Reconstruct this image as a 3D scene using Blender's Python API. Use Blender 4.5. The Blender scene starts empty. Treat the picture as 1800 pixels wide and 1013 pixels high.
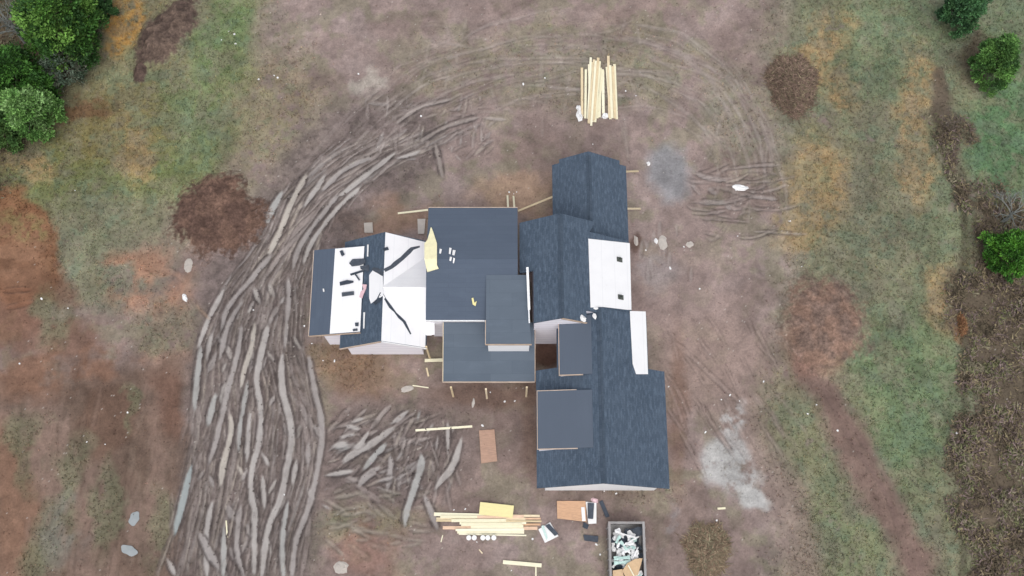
import bpy, math, random
import numpy as np
from mathutils import Vector, noise as mnoise
random.seed(7)
rng = np.random.default_rng(7)
scene = bpy.context.scene
col = scene.collection

# ------------------------------------------------------------------ camera
TILT = math.radians(17.3)
DIST = 75.0
cam_data = bpy.data.cameras.new('camera')
cam_data.lens = 36.0
cam_data.sensor_width = 36.0
cam_data.clip_end = 8000
cam = bpy.data.objects.new('camera', cam_data)
cam.location = (0, -DIST * math.sin(TILT), DIST * math.cos(TILT))
cam.rotation_euler = (TILT, 0, 0)
col.objects.link(cam)
scene.camera = cam

# ------------------------------------------------------------------ sky, sun, exposure (bright overcast)
SUN_EL, SUN_AZ = math.radians(64), math.radians(175)      # azimuth from north, clockwise
world = bpy.data.worlds.new('World')
scene.world = world
world.use_nodes = True
wn = world.node_tree
bg = wn.nodes['Background']
sky = wn.nodes.new('ShaderNodeTexSky')
sky.sky_type = 'NISHITA'
sky.sun_disc = False
sky.sun_elevation = SUN_EL
sky.sun_rotation = SUN_AZ
sky.dust_density = 4.0
sky.air_density = 1.0
sky.ozone_density = 1.0
hsv = wn.nodes.new('ShaderNodeHueSaturation')
hsv.inputs['Saturation'].default_value = 0.30            # cloud cover: the sky light is nearly grey
wn.links.new(sky.outputs[0], hsv.inputs['Color'])
wn.links.new(hsv.outputs[0], bg.inputs['Color'])
bg.inputs['Strength'].default_value = 0.15
sun_data = bpy.data.lights.new('sun', 'SUN')
sun_data.energy = 0.6
sun_data.angle = math.radians(60)
sun_data.color = (1.0, 0.965, 0.92)
sun = bpy.data.objects.new('sun', sun_data)
d = Vector((math.sin(SUN_AZ) * math.cos(SUN_EL), math.cos(SUN_AZ) * math.cos(SUN_EL), math.sin(SUN_EL)))
sun.rotation_euler = d.to_track_quat('Z', 'Y').to_euler()
col.objects.link(sun)
scene.view_settings.view_transform = 'Standard'
scene.view_settings.look = 'None'
scene.view_settings.gamma = 1.0
scene.view_settings.use_curve_mapping = False
scene.view_settings.exposure = 0.30

# ------------------------------------------------------------------ image pixels -> metres
# u, v are image pixels cast through the render camera; pl() gives metres on the level z.
SF, SC, SS = 1800.0, math.cos(TILT), math.sin(TILT)
CAM_POS = (0.0, -DIST * SS, DIST * SC)
def unproj(u, v, z=0.0):
    a, b = u - 900.0, 506.5 - v
    dy, dz = SF * SS + b * SC, -SF * SC + b * SS
    k = (z - CAM_POS[2]) / dz
    return Vector((a * k, CAM_POS[1] + dy * k, z))
def image_uv(x, y, z=0.0):
    ry, rz = y - CAM_POS[1], z - CAM_POS[2]
    dep = ry * SS - rz * SC
    return 900 + SF * x / dep, 506.5 - SF * (ry * SC + rz * SS) / dep

# ------------------------------------------------------------------ small helpers
def lin(c):
    c = np.asarray(c, float) / 255.0
    return np.where(c <= 0.04045, c / 12.92, ((c + 0.055) / 1.055) ** 2.4)
def smooth(e0, e1, x):
    t = np.clip((x - e0) / (e1 - e0), 0, 1)
    return t * t * (3 - 2 * t)
TAB = rng.random((512, 512))
def vnoise(x, y, seed=0):
    x = x + seed * 37.17; y = y + seed * 91.73
    xi = np.floor(x).astype(np.int64); yi = np.floor(y).astype(np.int64)
    fx = x - xi; fy = y - yi
    fx = fx * fx * (3 - 2 * fx); fy = fy * fy * (3 - 2 * fy)
    a = TAB[xi & 511, yi & 511]; b = TAB[(xi + 1) & 511, yi & 511]
    c = TAB[xi & 511, (yi + 1) & 511]; e = TAB[(xi + 1) & 511, (yi + 1) & 511]
    return (a * (1 - fx) + b * fx) * (1 - fy) + (c * (1 - fx) + e * fx) * fy
def fbm(x, y, scale, octv=4, seed=0, gain=0.5):
    s = 0; amp = 1; tot = 0
    for o in range(octv):
        s = s + amp * vnoise(x / scale * 2 ** o, y / scale * 2 ** o, seed + o * 3 + 1)
        tot += amp; amp *= gain
    return s / tot
def tag(o, label=None, cat=None, group=None, kind=None):
    if label: o['label'] = label
    if cat: o['category'] = cat
    if group: o['group'] = group
    if kind: o['kind'] = kind
    return o
def empty(name, loc=(0, 0, 0), rz=0.0):
    o = bpy.data.objects.new(name, None)
    o.location = loc; o.rotation_euler = (0, 0, rz); o.empty_display_size = 0.3
    col.objects.link(o)
    return o
def link(name, me, mat=None, parent=None):
    if mat is not None and not me.materials: me.materials.append(mat)
    o = bpy.data.objects.new(name, me)
    col.objects.link(o)
    if parent is not None: o.parent = parent
    return o
def mesh(name, verts, faces, uvs=None, smooth_=False):
    me = bpy.data.meshes.new(name)
    me.from_pydata([tuple(v) for v in verts], [], faces)
    if uvs is not None:
        l = me.uv_layers.new(name='plan')
        k = 0
        for p in me.polygons:
            for li in p.loop_indices:
                l.data[li].uv = uvs[me.loops[li].vertex_index]
    if smooth_: me.polygons.foreach_set('use_smooth', [True] * len(me.polygons))
    me.update()
    return me
def np_mesh(name, V, F, colors=None, smooth_=False):
    """V (n,3), F (m,k) numpy arrays, optional per-vertex colour attribute 'tint'."""
    me = bpy.data.meshes.new(name)
    n, (m, k) = len(V), F.shape
    me.vertices.add(n); me.vertices.foreach_set('co', np.ascontiguousarray(V, dtype=np.float32).ravel())
    me.loops.add(m * k); me.loops.foreach_set('vertex_index', np.ascontiguousarray(F, dtype=np.int32).ravel())
    me.polygons.add(m); me.polygons.foreach_set('loop_start', np.arange(m, dtype=np.int32) * k)
    if smooth_: me.polygons.foreach_set('use_smooth', np.ones(m, dtype=bool))
    if colors is not None:
        at = me.attributes.new('tint', 'FLOAT_COLOR', 'POINT')
        c4 = np.ones((n, 4), dtype=np.float32); c4[:, :colors.shape[1]] = colors
        at.data.foreach_set('color', c4.ravel())
    me.update(calc_edges=True); me.validate()
    return me

# ------------------------------------------------------------------ materials
class NT:
    def __init__(s, name):
        s.m = bpy.data.materials.new(name); s.m.use_nodes = True
        s.t = s.m.node_tree; s.b = s.t.nodes['Principled BSDF']
    def n(s, typ, **kw):
        x = s.t.nodes.new(typ)
        for k, v in kw.items():
            if k.startswith('i_'): x.inputs[k[2:].replace('_', ' ')].default_value = v
            else: setattr(x, k, v)
        return x
    def l(s, a, b): s.t.links.new(a, b)
    def mix(s, fac, a, b, mode='MIX'):
        x = s.t.nodes.new('ShaderNodeMix'); x.data_type = 'RGBA'; x.blend_type = mode
        for sock, v in ((x.inputs[0], fac), (x.inputs[6], a), (x.inputs[7], b)):
            if hasattr(v, 'links'): s.l(v, sock)
            elif isinstance(v, (int, float)): sock.default_value = v
            else: sock.default_value = (*v, 1)
        return x.outputs[2]
    def ramp(s, val, lo, hi, a=0.0, b=1.0):
        x = s.t.nodes.new('ShaderNodeMapRange')
        s.l(val, x.inputs[0])
        for i, v in enumerate((lo, hi, a, b)): x.inputs[i + 1].default_value = v
        return x.outputs[0]
    def noise(s, vec, scale, detail=4, rough=0.6):
        x = s.n('ShaderNodeTexNoise'); x.inputs['Scale'].default_value = scale
        x.inputs['Detail'].default_value = detail; x.inputs['Roughness'].default_value = rough
        if vec is not None: s.l(vec, x.inputs['Vector'])
        return x.outputs['Fac']
    def bump(s, h, strength=0.3, dist=0.02):
        x = s.n('ShaderNodeBump'); x.inputs['Strength'].default_value = strength
        x.inputs['Distance'].default_value = dist; s.l(h, x.inputs['Height'])
        s.l(x.outputs[0], s.b.inputs['Normal'])
def simple(name, c, rough=0.7, var=0.25, scale=6.0, bump=0.2, stretch=(1, 1, 1), dirt=None, spec=0.3):
    """base colour with two-scale grain and wear, object coordinates"""
    M = NT(name)
    tc = M.n('ShaderNodeTexCoord'); mp = M.n('ShaderNodeMapping'); mp.inputs['Scale'].default_value = stretch
    M.l(tc.outputs['Object'], mp.inputs[0])
    c = np.asarray(c, float)
    n1 = M.noise(mp.outputs[0], scale, 5); n2 = M.noise(mp.outputs[0], scale * 5.3, 3)
    a = M.mix(M.ramp(n1, .3, .7), tuple(c * (1 - var)), tuple(np.minimum(c * (1 + var), .9)))
    o = M.mix(M.ramp(n2, .35, .75, 0, .5), a, tuple(c * (1 - var * 1.3)))
    if dirt is not None:
        n3 = M.noise(tc.outputs['Object'], scale * .5, 6, .7)
        o = M.mix(M.ramp(n3, .55, .75, 0, .6), o, tuple(dirt))
    oi = M.n('ShaderNodeObjectInfo'); hv = M.n('ShaderNodeHueSaturation'); M.l(o, hv.inputs['Color'])
    M.l(M.ramp(oi.outputs['Random'], 0, 1, 1 - var * .9, 1 + var * .35), hv.inputs['Value'])
    M.l(M.ramp(oi.outputs['Random'], 0, 1, 1.12, .85), hv.inputs['Saturation'])
    M.l(hv.outputs[0], M.b.inputs['Base Color'])
    M.b.inputs['Roughness'].default_value = rough
    M.b.inputs['Specular IOR Level'].default_value = spec
    if bump: M.bump(n2, bump, .02)
    return M.m
def shingle_mat(name, dark, light, row=.145, w=.32, var=1.0, vscale=1.0, spec=.25, mort=.55):
    M = NT(name)
    uv = M.n('ShaderNodeUVMap'); uv.uv_map = 'plan'
    br = M.n('ShaderNodeTexBrick'); M.l(uv.outputs[0], br.inputs['Vector'])
    br.inputs['Scale'].default_value = 1.0; br.inputs['Brick Width'].default_value = w
    br.inputs['Row Height'].default_value = row; br.inputs['Mortar Size'].default_value = .006
    br.inputs['Mortar Smooth'].default_value = .3; br.inputs['Bias'].default_value = -.1
    br.offset = .37; br.squash = 1.0
    d, l = np.asarray(dark), np.asarray(light)
    br.inputs['Color1'].default_value = (*d, 1); br.inputs['Color2'].default_value = (*l, 1)
    br.inputs['Mortar'].default_value = (*(d * mort), 1)
    mp = M.n('ShaderNodeMapping'); M.l(uv.outputs[0], mp.inputs[0]); mp.inputs['Scale'].default_value = (1.6 * vscale, 5 * vscale, 1)
    n1 = M.noise(mp.outputs[0], 1.0, 5, .65)
    n2 = M.noise(uv.outputs[0], .35, 4, .6)
    n3 = M.noise(uv.outputs[0], 22, 2, .6)
    o = M.mix(M.ramp(n1, .52, .78, 0, .75 * var), br.outputs['Color'], tuple(l * 1.8))
    o = M.mix(M.ramp(n1, .48, .25, 0, .5 * var), o, tuple(d * .75))
    o = M.mix(M.ramp(n2, .35, .7, 0, .35), o, tuple(l * 1.12))
    o = M.mix(M.ramp(n3, .5, .8, 0, .35), o, tuple(l * 1.5))
    M.l(o, M.b.inputs['Base Color'])
    M.b.inputs['Roughness'].default_value = .85; M.b.inputs['Specular IOR Level'].default_value = spec
    M.bump(br.outputs['Fac'], -.5, .01)
    return M.m
def tint_mat(name, rough=.9, grain=28.0, amount=.35, bump=.5, dist=.03, spec=.2, transl=0.0):
    """colour taken from the 'tint' attribute of the geometry, broken up with fine grain"""
    M = NT(name)
    at = M.n('ShaderNodeAttribute'); at.attribute_name = 'tint'
    tc = M.n('ShaderNodeTexCoord')
    n1 = M.noise(tc.outputs['Object'], grain, 4, .7); n2 = M.noise(tc.outputs['Object'], grain * .22, 5, .65)
    hs = M.n('ShaderNodeHueSaturation'); M.l(at.outputs['Color'], hs.inputs['Color'])
    def scaled(v):                                           # the attribute's alpha says how grainy the surface is
        x = M.n('ShaderNodeMix'); x.data_type = 'FLOAT'; M.l(at.outputs['Alpha'], x.inputs[0]); x.inputs[2].default_value = 1.0; M.l(v, x.inputs[3]); return x.outputs[0]
    M.l(scaled(M.ramp(n1, .3, .7, 1 - amount, 1 + amount)), hs.inputs['Value'])
    hs2 = M.n('ShaderNodeHueSaturation'); M.l(hs.outputs[0], hs2.inputs['Color'])
    M.l(scaled(M.ramp(n2, .3, .7, 1 - amount * .7, 1 + amount * .7)), hs2.inputs['Value'])
    M.l(hs2.outputs[0], M.b.inputs['Base Color'])
    M.b.inputs['Roughness'].default_value = rough; M.b.inputs['Specular IOR Level'].default_value = spec
    if bump: M.bump(n1, bump, dist)
    if transl: M.b.inputs['Transmission Weight'].default_value = 0
    return M.m

m_ground = tint_mat('ground_soil', grain=7.0, amount=.18, bump=.45, dist=.05)
m_mound = tint_mat('mound_soil', grain=6.0, amount=.4, bump=.7, dist=.06)
m_leaf = tint_mat('leaves', rough=.65, grain=3.0, amount=.25, bump=0, spec=.25)
m_twig = tint_mat('dry_twigs', rough=.9, grain=3.0, amount=.25, bump=0)
m_clod = tint_mat('soil_clods', grain=14.0, amount=.3, bump=0)
SH_D, SH_L = np.array((.054, .078, .112)), np.array((.084, .114, .156))
m_shingle = shingle_mat('asphalt_shingles', SH_D, SH_L)
m_felt = shingle_mat('roofing_felt', (.078, .100, .138), (.084, .107, .146), row=.32, w=3.1, var=.22, vscale=.5, mort=.72)
m_feltplain = shingle_mat('plain_roofing_felt', (.086, .106, .140), (.089, .110, .145), row=1.0, w=6, var=.12, vscale=.2, mort=.9)
m_feltgrey = shingle_mat('grey_roofing_felt', (.090, .114, .146), (.106, .132, .166), row=.9, w=4.0, var=.3, vscale=.3)
m_ridge = shingle_mat('ridge_cap_shingles', SH_D * .85, SH_L * .8, row=.2, w=.25, var=.3)
def white_mat():
    M = NT('white_underlayment')
    uv = M.n('ShaderNodeUVMap'); uv.uv_map = 'plan'; sp_ = M.n('ShaderNodeSeparateXYZ'); M.l(uv.outputs[0], sp_.inputs[0])
    md = M.n('ShaderNodeMath'); md.operation = 'MODULO'; ad = M.n('ShaderNodeMath'); ad.operation = 'ADD'; ad.inputs[1].default_value = 90.37
    M.l(sp_.outputs[1], ad.inputs[0]); M.l(ad.outputs[0], md.inputs[0]); md.inputs[1].default_value = 1.12
    n = M.noise(uv.outputs[0], .8, 5, .6); n2 = M.noise(uv.outputs[0], 3.0, 4, .6)
    o = M.mix(M.ramp(n, .4, .7, 0, 1), (.84, .84, .85), (.80, .80, .815))
    o = M.mix(M.ramp(md.outputs[0], .07, .0, 0, .8), o, (.72, .725, .745))
    o = M.mix(M.ramp(n2, .62, .8, 0, .4), o, (.64, .63, .62))
    M.l(o, M.b.inputs['Base Color']); M.b.inputs['Roughness'].default_value = .5
    M.bump(n2, .35, .03)
    return M.m
m_white = white_mat()
m_wrap = None
def wrap_mat():
    M = NT('house_wrap')
    tc = M.n('ShaderNodeTexCoord'); sp = M.n('ShaderNodeSeparateXYZ'); M.l(tc.outputs['Object'], sp.inputs[0])
    wv = M.n('ShaderNodeTexWave'); wv.bands_direction = 'Z'; wv.inputs['Scale'].default_value = .62
    wv.inputs['Distortion'].default_value = 1.2; wv.inputs['Detail'].default_value = 3; wv.inputs['Detail Scale'].default_value = 2.0
    M.l(tc.outputs['Object'], wv.inputs[0])
    mp = M.n('ShaderNodeMapping'); M.l(tc.outputs['Object'], mp.inputs[0]); mp.inputs['Scale'].default_value = (1, 1, 6)
    n = M.noise(mp.outputs[0], 1.3, 5, .7)
    o = M.mix(M.ramp(wv.outputs['Fac'], .72, 1.0, 0, .5), (.86, .84, .89), (.60, .57, .66))
    o = M.mix(M.ramp(n, .5, .8, 0, .55), o, (.68, .62, .68))
    M.l(o, M.b.inputs['Base Color']); M.b.inputs['Roughness'].default_value = .6
    M.bump(n, .2, .02)
    return M.m
m_wrap = wrap_mat()
m_trim = simple('white_trim', (.89, .90, .92), .5, .04, 3, .05, dirt=(.72, .74, .77))
m_pine = simple('pine_lumber', (.76, .63, .42), .7, .16, 2.0, .1, stretch=(1, 6, 6), dirt=(.55, .38, .22))
m_pine_pale = simple('pale_pine_lumber', (.86, .80, .60), .7, .09, 2.0, .1, stretch=(1, 6, 6), dirt=(.72, .58, .38))
m_pine_rose = simple('rosy_pine_lumber', (.74, .50, .34), .7, .16, 2.0, .1, stretch=(1, 6, 6), dirt=(.6, .40, .25))
m_fascia = simple('bare_wood_fascia', (.56, .44, .35), .75, .18, 2.0, .1)
m_ply = simple('plywood', (.56, .33, .19), .75, .16, 2.2, .12, stretch=(1, 5, 1), dirt=(.40, .24, .15))
m_ply_dirty = simple('muddy_plywood', (.46, .29, .21), .8, .2, 2.2, .12, stretch=(1, 5, 1), dirt=(.30, .21, .18))
m_ply_yellow = simple('yellow_sheathing', (.80, .73, .38), .7, .06, 2.0, .08, stretch=(1, 4, 1), dirt=(.74, .62, .36))
m_black = simple('black_shingle_bundle', (.060, .074, .098), .7, .25, 6, .3, dirt=(.10, .11, .13))
m_bag = simple('white_plastic', (.80, .80, .80), .4, .06, 5, .4, dirt=(.66, .64, .62))
m_pink = simple('pink_wrapper', (.72, .48, .52), .5, .15, 7, .3)
m_steel = simple('grey_painted_steel', (.30, .29, .29), .55, .16, 3, .1, dirt=(.24, .15, .10), spec=.5)
m_mint = simple('mint_scrap', (.50, .68, .64), .6, .12, 6, .3)
m_card = simple('cardboard', (.60, .41, .23), .8, .12, 5, .2, dirt=(.45, .30, .18))
m_concrete = simple('pale_concrete', (.48, .44, .40), .85, .12, 5, .2, dirt=(.34, .28, .24))
m_bark = simple('bark', (.16, .13, .11), .9, .3, 7, .5)
m_barepale = simple('pale_bare_bark', (.22, .235, .22), .9, .2, 7, .2)
m_copper = simple('dark_vent', (.10, .11, .10), .6, .2, 6, .1)
def water_mat():
    M = NT('muddy_water')
    tc = M.n('ShaderNodeTexCoord'); n = M.noise(tc.outputs['Object'], 1.4, 4, .6)
    M.l(M.mix(M.ramp(n, .35, .7), (.27, .30, .31), (.33, .35, .36)), M.b.inputs['Base Color'])
    M.b.inputs['Roughness'].default_value = .08; M.b.inputs['IOR'].default_value = 1.33
    n2 = M.noise(tc.outputs['Object'], 3, 2); M.bump(n2, .05, .01)
    return M.m
m_water = water_mat()

# ------------------------------------------------------------------ ground: one sheet with real ruts and berms
STEP = .08
def axis(a, b):
    core = np.arange(a, b + 1e-6, STEP)
    g = STEP * 1.32 ** np.arange(1, 36)
    g = np.cumsum(g); g = g[g < 3000]
    return np.concatenate([core[0] - g[::-1], core, core[-1] + g])
gx, gy = axis(-42.5, 42.5), axis(-22.5, 27.5)
NX, NY = len(gx), len(gy)
GX, GY = np.meshgrid(gx, gy)
cx_, cy_ = np.clip(GX, -60, 60), np.clip(GY, -40, 45)
PU, PV = image_uv(cx_, cy_)
wu = (fbm(GX, GY, 3.2, 5, 11, .6) - .5) * 95; wv_ = (fbm(GX, GY, 3.2, 5, 23, .6) - .5) * 95
QU, QV = PU + wu, PV + wv_                                   # ragged patch edges
NF = fbm(GX, GY, .55, 4, 31, .62)                            # fine mottling
NM = fbm(GX, GY, 2.4, 5, 41, .6)
NL = fbm(GX, GY, 9.0, 4, 51, .5)
NS = fbm(GX * 1.0, GY * .28, 1.1, 4, 61, .6)                 # streaks along the driving direction
def ell(u, v, ru, rv, rot=0.0, soft=.45, warp=1.0):
    a = PU + wu * warp - u; b = PV + wv_ * warp - v
    c, s = math.cos(math.radians(rot)), math.sin(math.radians(rot))
    x, y = (a * c + b * s) / ru, (-a * s + b * c) / rv
    return smooth(1 + soft, 1 - soft, np.sqrt(x * x + y * y))
def band(pts, w, soft=.5, warp=.5):
    """soft band along a polyline of image pixels (u, v)"""
    best = np.full(PU.shape, 1e9); a = PU + wu * warp; b = PV + wv_ * warp
    for (u0, v0), (u1, v1) in zip(pts, pts[1:]):
        du, dv = u1 - u0, v1 - v0
        t = np.clip(((a - u0) * du + (b - v0) * dv) / (du * du + dv * dv), 0, 1)
        best = np.minimum(best, np.hypot(a - u0 - t * du, b - v0 - t * dv))
    return smooth(w * (1 + soft), w * (1 - soft), best)
C = np.empty(GX.shape + (3,)); C[:] = lin((137, 119, 113))
def lay(m, c, amt=1.0):
    global C
    k = (np.clip(m, 0, 1) * amt)[..., None]
    C += (lin(c) - C) * k
lay(smooth(.42, .66, NM), (149, 132, 127), .7)
lay(smooth(.52, .36, NL), (126, 106, 96), .5)
lay(smooth(.46, .66, fbm(GX, GY, 1.3, 4, 71, .6)), (128, 122, 100), .6)
lay(smooth(.50, .66, fbm(GX * .7, GY, 5.0, 4, 77, .55)), (122, 104, 98), .6)
# grass: the two flanks and the top-left belt, thin olive over the bare soil
GR = np.zeros(GX.shape)
def grass(m, c, amt=1.0, cover=.5):
    global GR
    mm = np.clip(m, 0, 1) * smooth(.62 - cover * .5, .86 - cover * .5, NM * .45 + NF * .55 + .1)
    lay(mm, c, amt); GR = np.maximum(GR, mm * amt)
left_field = smooth(470, 380, QU + (QV - 200) * .25) * smooth(470, 330, QV)
grass(left_field, (118, 116, 86), .85, .75)
grass(ell(395, 90, 55, 150, 8), (106, 124, 84), .9, .8)
grass(ell(330, 215, 75, 80), (108, 120, 84), .85, .75)
grass(ell(150, 300, 190, 60), (104, 116, 70), .85, .75)
grass(ell(60, 260, 130, 70), (112, 110, 72), .8, .7)
grass(ell(215, 225, 80, 60), (126, 114, 74), .7, .7)
grass(ell(190, 380, 110, 60), (116, 116, 92), .75, .6)
grass(ell(480, 190, 90, 120), (128, 118, 90), .6, .5)
right_field = smooth(1330, 1450, QU + np.abs(QV - 500) * .04)
grass(right_field, (114, 116, 92), .85, .7)
grass(ell(1560, 60, 130, 110), (106, 120, 92), .8, .7)
grass(ell(1770, 240, 70, 120), (92, 120, 86), .95, .95)
grass(ell(1790, 60, 60, 100), (108, 124, 92), .9, .9)
grass(ell(1600, 690, 85, 170), (100, 118, 86), .85, .8)
grass(ell(1650, 380, 50, 90), (108, 118, 94), .8, .7)
grass(ell(1470, 940, 70, 90), (110, 118, 88), .7, .6)
grass(ell(1300, 200, 60, 90), (126, 122, 100), .5, .5)
grass(ell(1390, 720, 60, 110), (118, 118, 90), .6, .5)
grass(ell(1000, 120, 260, 70), (126, 120, 96), .55, .35)
grass(ell(620, 930, 120, 40), (120, 114, 84), .5, .4)
grass(ell(600, 650, 60, 40), (122, 108, 82), .7, .6)
grass(ell(1120, 860, 70, 30), (128, 122, 104), .5, .5)
grass(ell(175, 455, 90, 80, 0, .5), (112, 114, 94), .75, .65)
grass(ell(300, 570, 60, 50, 0, .5), (120, 112, 92), .55, .5)
# dry golden grass
for (u, v, a, b, r) in [(222, 45, 34, 62, 12), (240, 270, 26, 46, 0), (1435, 345, 52, 62, 0), (1605, 315, 32, 52, 0), (1488, 148, 26, 46, 0),
                        (1612, 145, 34, 72, 0), (1600, 240, 26, 60, 0), (1430, 290, 40, 60, 0), (1440, 110, 22, 60, 0), (1662, 520, 36, 62, 0), (1395, 420, 46, 32, 0), (60, 300, 40, 24, 0), (1465, 45, 40, 34, 0)]:
    m = ell(u, v, a, b, r, .5) * smooth(.30, .60, NF * .6 + NM * .4 + .06)
    lay(m, (152, 130, 96), .85); GR = np.maximum(GR, m * .7)
GOLD = ell(222, 45, 34, 62, 12, .25, .4) * smooth(.25, .5, NF)
lay(GOLD, (166, 128, 70), .85)
lay(band([(1693, 545), (1690, 600)], 12), (136, 92, 62), .7)
mot = fbm(GX, GY, 1.0, 4, 141, .65); mot2 = fbm(GX, GY, 2.2, 4, 147, .6)
lay(GR * smooth(.52, .68, mot), (124, 118, 102), .55)
lay(GR * smooth(.46, .32, mot), (98, 118, 98), .45)
lay(GR * smooth(.54, .70, mot2), (124, 126, 96), .4)
lay(GR * smooth(.46, .30, mot2), (106, 108, 94), .45)
# red and brown clay on the left
CLAY = ell(30, 440, 82, 108, -12, .16, .5)
lay(ell(30, 440, 82, 108, -12, .10, .8), (130, 95, 71), .92)
lay(CLAY * smooth(.48, .62, NM), (148, 112, 88), .6)
lay(CLAY * smooth(.5, .36, fbm(GX * .5, GY, .9, 4, 151, .6)), (108, 76, 56), .6)
lay(ell(50, 400, 40, 22) * smooth(.4, .6, NF), (124, 112, 76), .7)
lay(ell(60, 510, 70, 34, 0, .4), (116, 84, 64), .8)
lay(ell(10, 565, 60, 45), (124, 86, 64), .8)
lay(ell(110, 590, 60, 36), (112, 82, 66), .85)
lay(ell(270, 490, 72, 56, 0, .5) * smooth(.34, .56, NM), (156, 118, 96), .85)
lay(ell(260, 640, 110, 40, 0, .5) * smooth(.36, .56, NM), (138, 108, 92), .7)
brown = smooth(590, 680, QV) * smooth(370, 320, QU)
lay(brown, (112, 92, 79), .9)
lay(brown * smooth(.46, .62, NS), (126, 103, 91), .7)
lay(brown * smooth(.5, .36, NS), (96, 76, 64), .6)
lay(ell(110, 640, 110, 40, -10) * smooth(.36, .56, NM), (124, 90, 70), .85)
lay(ell(165, 650, 36, 24), (132, 92, 68), .6)
lay(ell(175, 745, 52, 72, 0, .3), (100, 76, 62), .85)
lay(ell(300, 710, 46, 62, 0, .5), (104, 74, 60), .7)
lay(ell(20, 900, 50, 150), (124, 92, 72), .8)
for (u, v, a, b) in [(50, 790, 22, 70), (130, 840, 26, 60), (215, 720, 10, 34), (110, 930, 40, 60), (190, 900, 16, 80), (280, 930, 26, 70), (84, 560, 26, 44), (70, 990, 30, 30)]:
    grass(ell(u, v, a, b, 0, .5), (106, 112, 88), .55, .65)
lay(ell(128, 930, 40, 70, 0, .6) * smooth(.4, .6, NM), (116, 114, 108), .55)
# brown lane and bare strip, lower right
lane = band([(1415, 640), (1450, 700), (1500, 790), (1560, 890), (1620, 1030)], 30, .65, .7)
lay(lane, (118, 94, 86), .9); GR *= 1 - lane * .9
lay(band([(1180, 640), (1290, 740), (1370, 860), (1420, 1020)], 40, .7), (132, 114, 106), .7)
lay(ell(1240, 620, 110, 90, 0, .6), (146, 124, 114), .7)
lay(ell(1200, 480, 80, 70, 0, .6), (148, 128, 122), .6)
# brush-strip floor at the far right, below the evergreens
br_strip = smooth(1668, 1706, QU + (NM - .5) * 90 + (PV < 480) * 8 * 0) * smooth(285, 345, QV + (QU - 1700) * -.55)
lay(br_strip, (92, 80, 66), .95); GR *= 1 - br_strip * .7
lay(band([(1690, 300), (1694, 520), (1692, 700), (1688, 1020)], 6, .6, .25), (70, 68, 54), .6)
edge_b = band([(1648, 135), (1658, 190), (1668, 250), (1668, 310), (1692, 350)], 15, .5, .6)
lay(edge_b, (92, 78, 66), .85); GR *= 1 - edge_b * .8
lay(ell(1690, 235, 26, 22), (92, 80, 70), .7)
lay(ell(1720, 100, 30, 40), (98, 84, 70), .7)
# woodland floor, top left
wood = smooth(215, 150, QU + QV * .55)
lay(wood, (84, 72, 58), .9)
lay(ell(150, 192, 60, 14, 10), (112, 84, 62), .8)
# grey: cement washout, gravel, wheel-polished clay
grey = ell(1282, 830, 46, 62, -22, .30, .85) * smooth(.30, .50, NF * .5 + NM * .5)
grey = np.maximum(grey, ell(1285, 755, 24, 42, 15, .4, .8) * smooth(.42, .58, NM * .5 + NF * .5))
grey = np.maximum(grey, ell(1315, 885, 26, 24, 0, .3, .6))
lay(grey, (166, 165, 163), .92)
lay(ell(1172, 300, 46, 48, 0, .4, .7) * smooth(.30, .46, NM), (128, 128, 131), .9)
lay(ell(1160, 925, 22, 50, 0, .5) * smooth(.4, .6, NM), (146, 144, 146), .7)
lay(ell(1150, 465, 46, 34, 0, .6) * smooth(.42, .6, NM), (140, 134, 134), .5)
# soil close to the house: fresh backfill, some wall and courtyard shade painted in
lay(ell(620, 665, 75, 46, 0, .5), (126, 100, 82), .75)
lay(ell(870, 690, 110, 26, 0, .5), (112, 88, 76), .75)
lay(ell(962, 625, 26, 22, 0, .3, .3), (82, 56, 44), .9)  # reddish courtyard soil, colour darkened for the shade between the walls
lay(ell(650, 618, 80, 12, 0, .6, .4), (100, 80, 66), .7)  # shadow along the west wing's south wall, painted into the soil
lay(ell(1050, 872, 100, 12, 0, .6, .4), (112, 96, 86), .6)  # contact shade below the south gable, laid into the soil colour
lay(ell(690, 385, 90, 24, -8, .5), (142, 112, 92), .75)
lay(ell(905, 345, 66, 30, 0, .6), (160, 132, 108), .8)
lay(ell(580, 400, 40, 30, 0, .6), (128, 98, 78), .7)
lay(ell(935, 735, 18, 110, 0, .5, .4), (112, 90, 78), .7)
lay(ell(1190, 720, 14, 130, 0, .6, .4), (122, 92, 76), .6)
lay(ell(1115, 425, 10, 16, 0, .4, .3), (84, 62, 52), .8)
lay(ell(660, 985, 56, 40, 0, .5), (134, 100, 86), .7)
lay(ell(650, 140, 14, 24, 20, .5), (170, 162, 150), .7)
lay(ell(1440, 590, 60, 60, 0, .5), (142, 106, 90), .7)

H = (fbm(GX, GY, 14, 3, 81) - .5) * .5 * smooth(26, 34, np.hypot(GX - 1, GY) + 14) \
    + (NM - .5) * .10 + (NF - .5) * .05
H *= smooth(2500, 300, np.hypot(GX, GY))
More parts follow.
